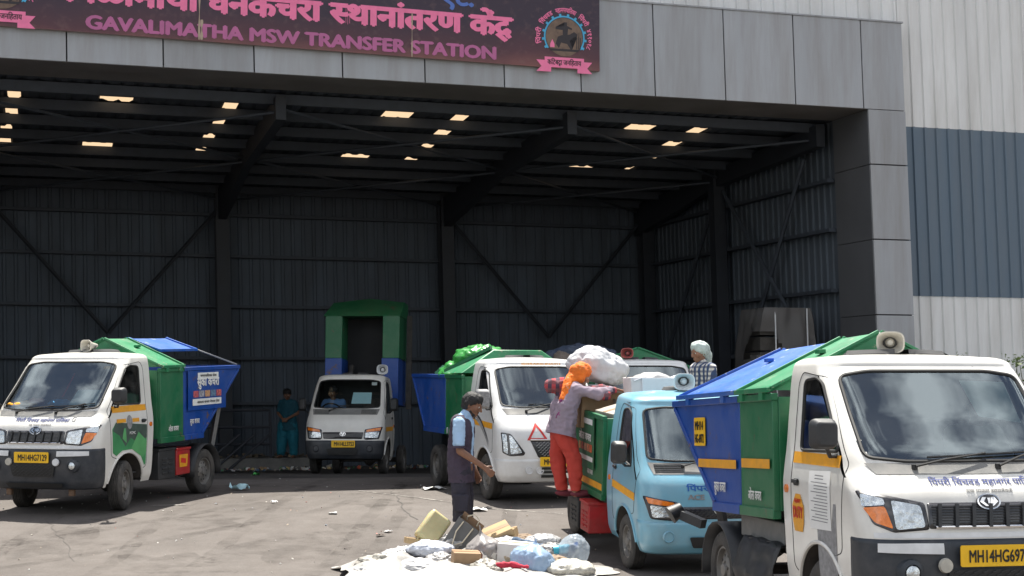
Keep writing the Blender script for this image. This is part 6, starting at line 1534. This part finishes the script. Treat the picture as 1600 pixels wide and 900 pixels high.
soft('plastic_bag', at(896, 862, 15.3), .17, (.9, .9, 1.0), .10, 2.6, M_clear, 'clear plastic bag of bottles at the back right rim of the sheet', 'bag', 23, (0, R(12), 0), sub=5)
for i, (px, py, m_, lb) in enumerate(((893, 860, mat('dark blue bottle', (.03, .06, .13), .2), 'dark blue bottle inside the clear plastic bag'), (880, 858, mat('cyan cap plastic', (.05, .4, .55), .4), 'cyan capped bottle inside the clear plastic bag'))):
    e = empty('bottle', at(px, py, 15.3), (R(50), R(30+50*i), i), lb, 'bottle'); MB().lathe([(0, -.1), (.045, -.1), (.045, .05), (.02, .09), (.018, .12), (0, .12)], 18).build('bottle_body', m_, e); MB().lathe([(0, .14), (.02, .14), (.02, .115)], 14).build('bottle_cap', M_blup, e)
soft('plastic_bag', at(672, 858, 15.3), .19, (1.2, .9, .42), .13, 3, mat('bluish white bag', (.46, .49, .56), .35, var=.05, bump=.1, bscale=12), 'bluish white bag of papers on the left slope of the heap', 'bag', 24, sub=5)
soft('plastic_bag', at(790, 850, 15.6), .18, (1.2, .9, .40), .12, 3, M_wbag, 'white plastic bag at the top of the heap behind the white box', 'bag', 25, sub=5)
soft('plastic_bag', at(848, 846, 15.7), .15, (1.2, .9, .5), .12, 3, M_wbag, 'small white bag on the far rim behind the pale blue bag', 'bag', 26, sub=5)
soft('plastic_bag', at(890, 890, 14.7), .20, (1.2, .9, .45), .12, 3, mat('cream white bag', (.5, .48, .42), .4, var=.05, bump=.1, bscale=12), 'cream white bag at the front right corner of the sheet', 'bag', 27, sub=5)
soft('plastic_bag', at(650, 888, 14.75), .21, (1.3, .9, .38), .12, 3, M_wbag, 'flattened white bag on the left front of the sheet', 'bag', 28, sub=5)
M_crm = mat('creamy torn film', (.30, .285, .25), .5, var=.18, scale=7, dirt=((.3, .26, .22), .5, 8), bump=.15, bscale=12); M_dgr = mat('dirty grey bag', (.33, .32, .31), .4, var=.25, scale=7, bump=.15, bscale=12); M_brn = mat('soiled brown paper', (.26, .19, .13), .85, var=.25, scale=8)
for i, (px, py, Y, r_, s3, m_, lb) in enumerate(((600, 882, 14.95, .20, (1.4, 1, .42), M_crm, 'creamy torn film bunched at the left end of the sheet'), (575, 893, 14.7, .14, (1.3, 1, .45), M_wbag, 'small white crumpled bag at the far left tip of the sheet'), (690, 877, 15.0, .15, (1.2, .9, .5), M_dgr, 'dirty grey crumpled bag left of the front brown carton'), (630, 866, 15.4, .16, (1.4, 1, .40), M_wbag, 'white crumpled bag on the upper left rim of the sheet'), (760, 888, 14.6, .14, (1.3, 1, .5), M_crm, 'creamy torn film right of the front brown carton'), (862, 862, 15.4, .14, (1.1, 1, .55), M_dgr, 'dirty grey bag between the pale blue bag and the clear one'), (820, 846, 15.9, .13, (1.3, 1, .5), M_brn, 'soiled brown paper ball on the far rim of the heap'), (710, 850, 15.7, .15, (1.2, 1, .6), M_dgr, 'dirty grey bag at the foot of the jerrycan'), (868, 880, 14.9, .13, (1.2, 1, .5), M_brn, 'soiled brown paper lump right of the pale blue bag'), (770, 846, 15.75, .14, (1.2, 1, .7), M_crm, 'creamy torn film propping up the pale yellow carton'))):
    soft('crumpled_bag', at(px, py, Y), r_, s3, .2, 2.8, m_, lb, 'bag', 40+i, (0, 0, i*1.3), sub=5)
f = Fig(); f.chain([(-.15, 0, 0), (0, .02, .01), (.14, -.01, -.01)], [.025, .03, .022]); o = f.build('red_cloth', mat('red cloth', (.48, .03, .06), .85, var=.2), None, .012, .015, 14); o.location = at(800, 884, 14.5); tag(o, 'twisted red cloth at the front edge of the heap', 'cloth')
f = Fig(); f.chain([(-.14, 0, .03), (0, .02, .0), (.13, -.01, -.02)], [.035, .04, .03]); o = f.build('blue_cloth', mat('denim cloth', (.09, .14, .22), .9, var=.2), None, .012, .015, 14); o.location = at(826, 850, 15.45); tag(o, 'faded blue cloth draped near the top of the heap', 'cloth')
pile('loose_rubbish', lambda r: (lambda a, q: (lambda x, y: (x, y, gz(x, y)+sheet_h(x, y)+.02+.05*r.random()))(HX+.72*q*math.cos(a)+.30, HY+.5*q*math.sin(a)+.30))(r.uniform(0, 6.28), r.random()**.6), 85, .13, M_mute, 'small loose scraps scattered through the heap on the sheet', 'rubbish', seed=4)
# ------------------------------------------------------------------ litter on the yard
def scrap(px, py, w_, d, m, label, seed, cat='litter', hgt=.05, group=None):
    x, y = gpt(px, py); mb = MB()
    mb.grid(lambda u, v: Vector(((u-.5)*w_*(1-.3*v), (v-.5)*d, .012+hgt*abs(noise.noise(Vector((u*2.3+seed, v*2.3, seed)))))), 8, 8)
    o = mb.build('paper_scrap' if cat == 'litter' else 'plastic_scrap', m, None, ang=70); o.location = (x, y, gz(x, y)); o.rotation_euler = (0, 0, seed); return tag(o, label, cat, group or 'litter scraps on the yard')
M_lblue = mat('pale blue paper', (.55, .66, .74), .6)
scrap(374, 766, .16, .26, M_lblue, 'pale bluish paper scrap standing on the asphalt right of the left truck', 1.3, hgt=.16)
scrap(399, 744, .12, .12, M_gbag, 'small bright green scrap in the shade near the guard rail', 2.2, hgt=.09)
scrap(676, 765, .34, .30, M_paper, 'white paper lying flat left of the standing man', .4, hgt=.06)
scrap(742, 798, .30, .22, M_paper, 'white paper behind the legs of the standing man', .1, hgt=.05)
scrap(308, 767, .14, .10, M_cardy, 'brown scrap by the rear wheel of the left truck', 2.0, hgt=.05)
scrap(428, 786, .10, .05, M_paper, 'tiny white scrap alone on the sunlit asphalt', 1.0)
scrap(520, 803, .16, .10, M_wbag, 'small torn white scrap at the middle of the yard', 1.7, hgt=.03)
scrap(594, 838, .12, .06, mat('dark leaf', (.07, .05, .04), .8), 'dark crumpled scrap in front of the jerrycan', .7, hgt=.03)
scrap(606, 832, .10, .07, M_wbag, 'pale scrap next to the dark crumpled one', 2.7, hgt=.03)
def yard(r):
    px, py = r.uniform(0, 1000), r.choice((r.uniform(740, 800), r.uniform(770, 900))); x, y = gpt(px, py); return (x, y, gz(x, y)+.006)
pile('fine_litter', yard, 200, .02, M_mute, 'fine litter crumbs strewn over the yard', 'litter', seed=9)
x0, y0 = gpt(652, 722); x0 += .3; y0 += 1.2
pile('sorted_rubbish', lambda r: (lambda a, q: (x0+.75*q*math.cos(a), y0+.6*q*math.sin(a), gz(x0, y0)+.55*(1-q)*r.random()+.03))(r.uniform(0, 6.28), r.random()**.7), 420, .12, rubbish_mat('wet rubbish', [(.4, .36, .33), (.3, .12, .08), (.35, .3, .26), (.12, .16, .22), (.45, .2, .12), (.22, .2, .18), (.5, .48, .45)]), 'small rubbish pile in the shade by the rear wheel of the white truck', 'rubbish', seed=5)
pile('floor_litter', lambda r: (lambda p: (p.x, p.y, p.z+r.uniform(.0, .05)))(FW(r.uniform(1.5, 7.5), r.uniform(9.2, 9.75), gz(0, 34.0)+.02)), 130, .11, M_mix, 'litter scraps along the foot of the plinth inside the shed', 'litter', seed=6)
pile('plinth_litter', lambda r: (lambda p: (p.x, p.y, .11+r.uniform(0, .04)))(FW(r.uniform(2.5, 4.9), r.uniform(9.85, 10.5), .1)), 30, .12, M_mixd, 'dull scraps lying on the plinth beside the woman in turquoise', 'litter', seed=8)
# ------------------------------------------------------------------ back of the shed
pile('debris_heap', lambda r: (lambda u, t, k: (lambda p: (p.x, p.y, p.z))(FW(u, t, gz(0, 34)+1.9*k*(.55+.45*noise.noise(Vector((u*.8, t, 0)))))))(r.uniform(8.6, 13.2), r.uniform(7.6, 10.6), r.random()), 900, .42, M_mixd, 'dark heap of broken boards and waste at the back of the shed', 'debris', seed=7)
pw = at(1213, 600, 29.6); e = empty('wrapped_stack', (pw.x, 29.6, gz(0, 29.6)), (0, 0, R(12)), 'tall stack under torn grey plastic film at the back right of the shed', 'stack')
b = MB()
for k in range(10): b.box((random.uniform(-.04, .04), random.uniform(-.04, .04), .15+.29*k), (1.0+.05*random.random(), .9, .25))
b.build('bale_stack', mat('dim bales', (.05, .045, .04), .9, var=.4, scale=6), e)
def wrap(u, v):
    a = u*2*math.pi; r = 1/max(abs(math.cos(a)), abs(math.sin(a)))**.8; k = .84-.10*v-.30*max(0, v-.7); z = .15+3.0*v
    j = .10*noise.noise(Vector((math.cos(a)*3, math.sin(a)*3, v*6)))
    return Vector((.86*math.cos(a)*r*(k+j)*(1.0 if v < .8 else 1-.25*(v-.8)*5*.5), math.sin(a)*r*(.62+j), z))
w_ = MB(); w_.grid(wrap, 64, 40, keep=lambda u, v: not (v < .86 and noise.noise(Vector((u*5.5, v*3.2, 2.)))+.25*noise.noise(Vector((u*16, v*9, 5))) > .16)); w_.grid(lambda u, v: Vector(((u-.5)*.98, (v-.5)*.80, 3.14+.03*noise.noise(Vector((u*4, v*4, 0))))), 10, 10)
w_.build('plastic_film', film('grey dusty film', (.20, .19, .185), .6, .4), e)
for x in (-.22, .42): MB().bar((x, -.66, .2), (x-.03, -.60, 3.14), .025, .012).build('strap', M_silv, e)
# ------------------------------------------------------------------ shrubs by the lower cladding
M_leaf = mat('yellowish leaf', (.10, .15, .035), .6, var=.4, scale=14); M_stem = mat('green stem', (.08, .09, .04), .8)
def shrub(px, top, Y, label, seed, wd=.3, group='shrubs beside the cladding'):
    r = random.Random(seed); p = at(px, top, Y); g = gz(p.x, Y); e = empty('shrub', (p.x, Y, g), (0, 0, 0), label, 'shrub', group); H = p.z-g; tips = []
    s = MB()
    for k in range(7):
        a = r.uniform(0, 6.28); q = [Vector((0, 0, 0))]
        for j in range(1, 6): q.append(Vector((math.cos(a)*wd*.16*j*r.uniform(.5, 1), math.sin(a)*wd*.16*j*r.uniform(.5, 1), H*j/5*r.uniform(.9, 1.0))))
        s.tube(q, [.02-.003*j for j in range(6)], 5); tips += q[2:]
    s.build('stem', M_stem, e); l = MB()
    for t in tips:
        for k in range(15):
            c = t+Vector((r.gauss(0, .07), r.gauss(0, .07), r.gauss(0, .06))); d = Vector((r.uniform(-1, 1), r.uniform(-1, 1), r.uniform(-.4, 1))).normalized(); x = d.orthogonal().normalized(); L_ = r.uniform(.06, .14)
            l.poly((c, c+d*L_*.5+x*L_*.2, c+d*L_, c+d*L_*.5-x*L_*.2))
    l.build('foliage', M_leaf, e, ang=0, recalc=False); return e
shrub(1467, 562, 27.2, 'thin yellow green shrub showing above the roof of the nearest truck', 3)
shrub(1493, 566, 27.0, 'low shrub tip just right of the thin yellow green one', 4)
shrub(1600, 556, 26.5, 'leafier green shrub at the right edge by the grey sheeting', 5, .5)
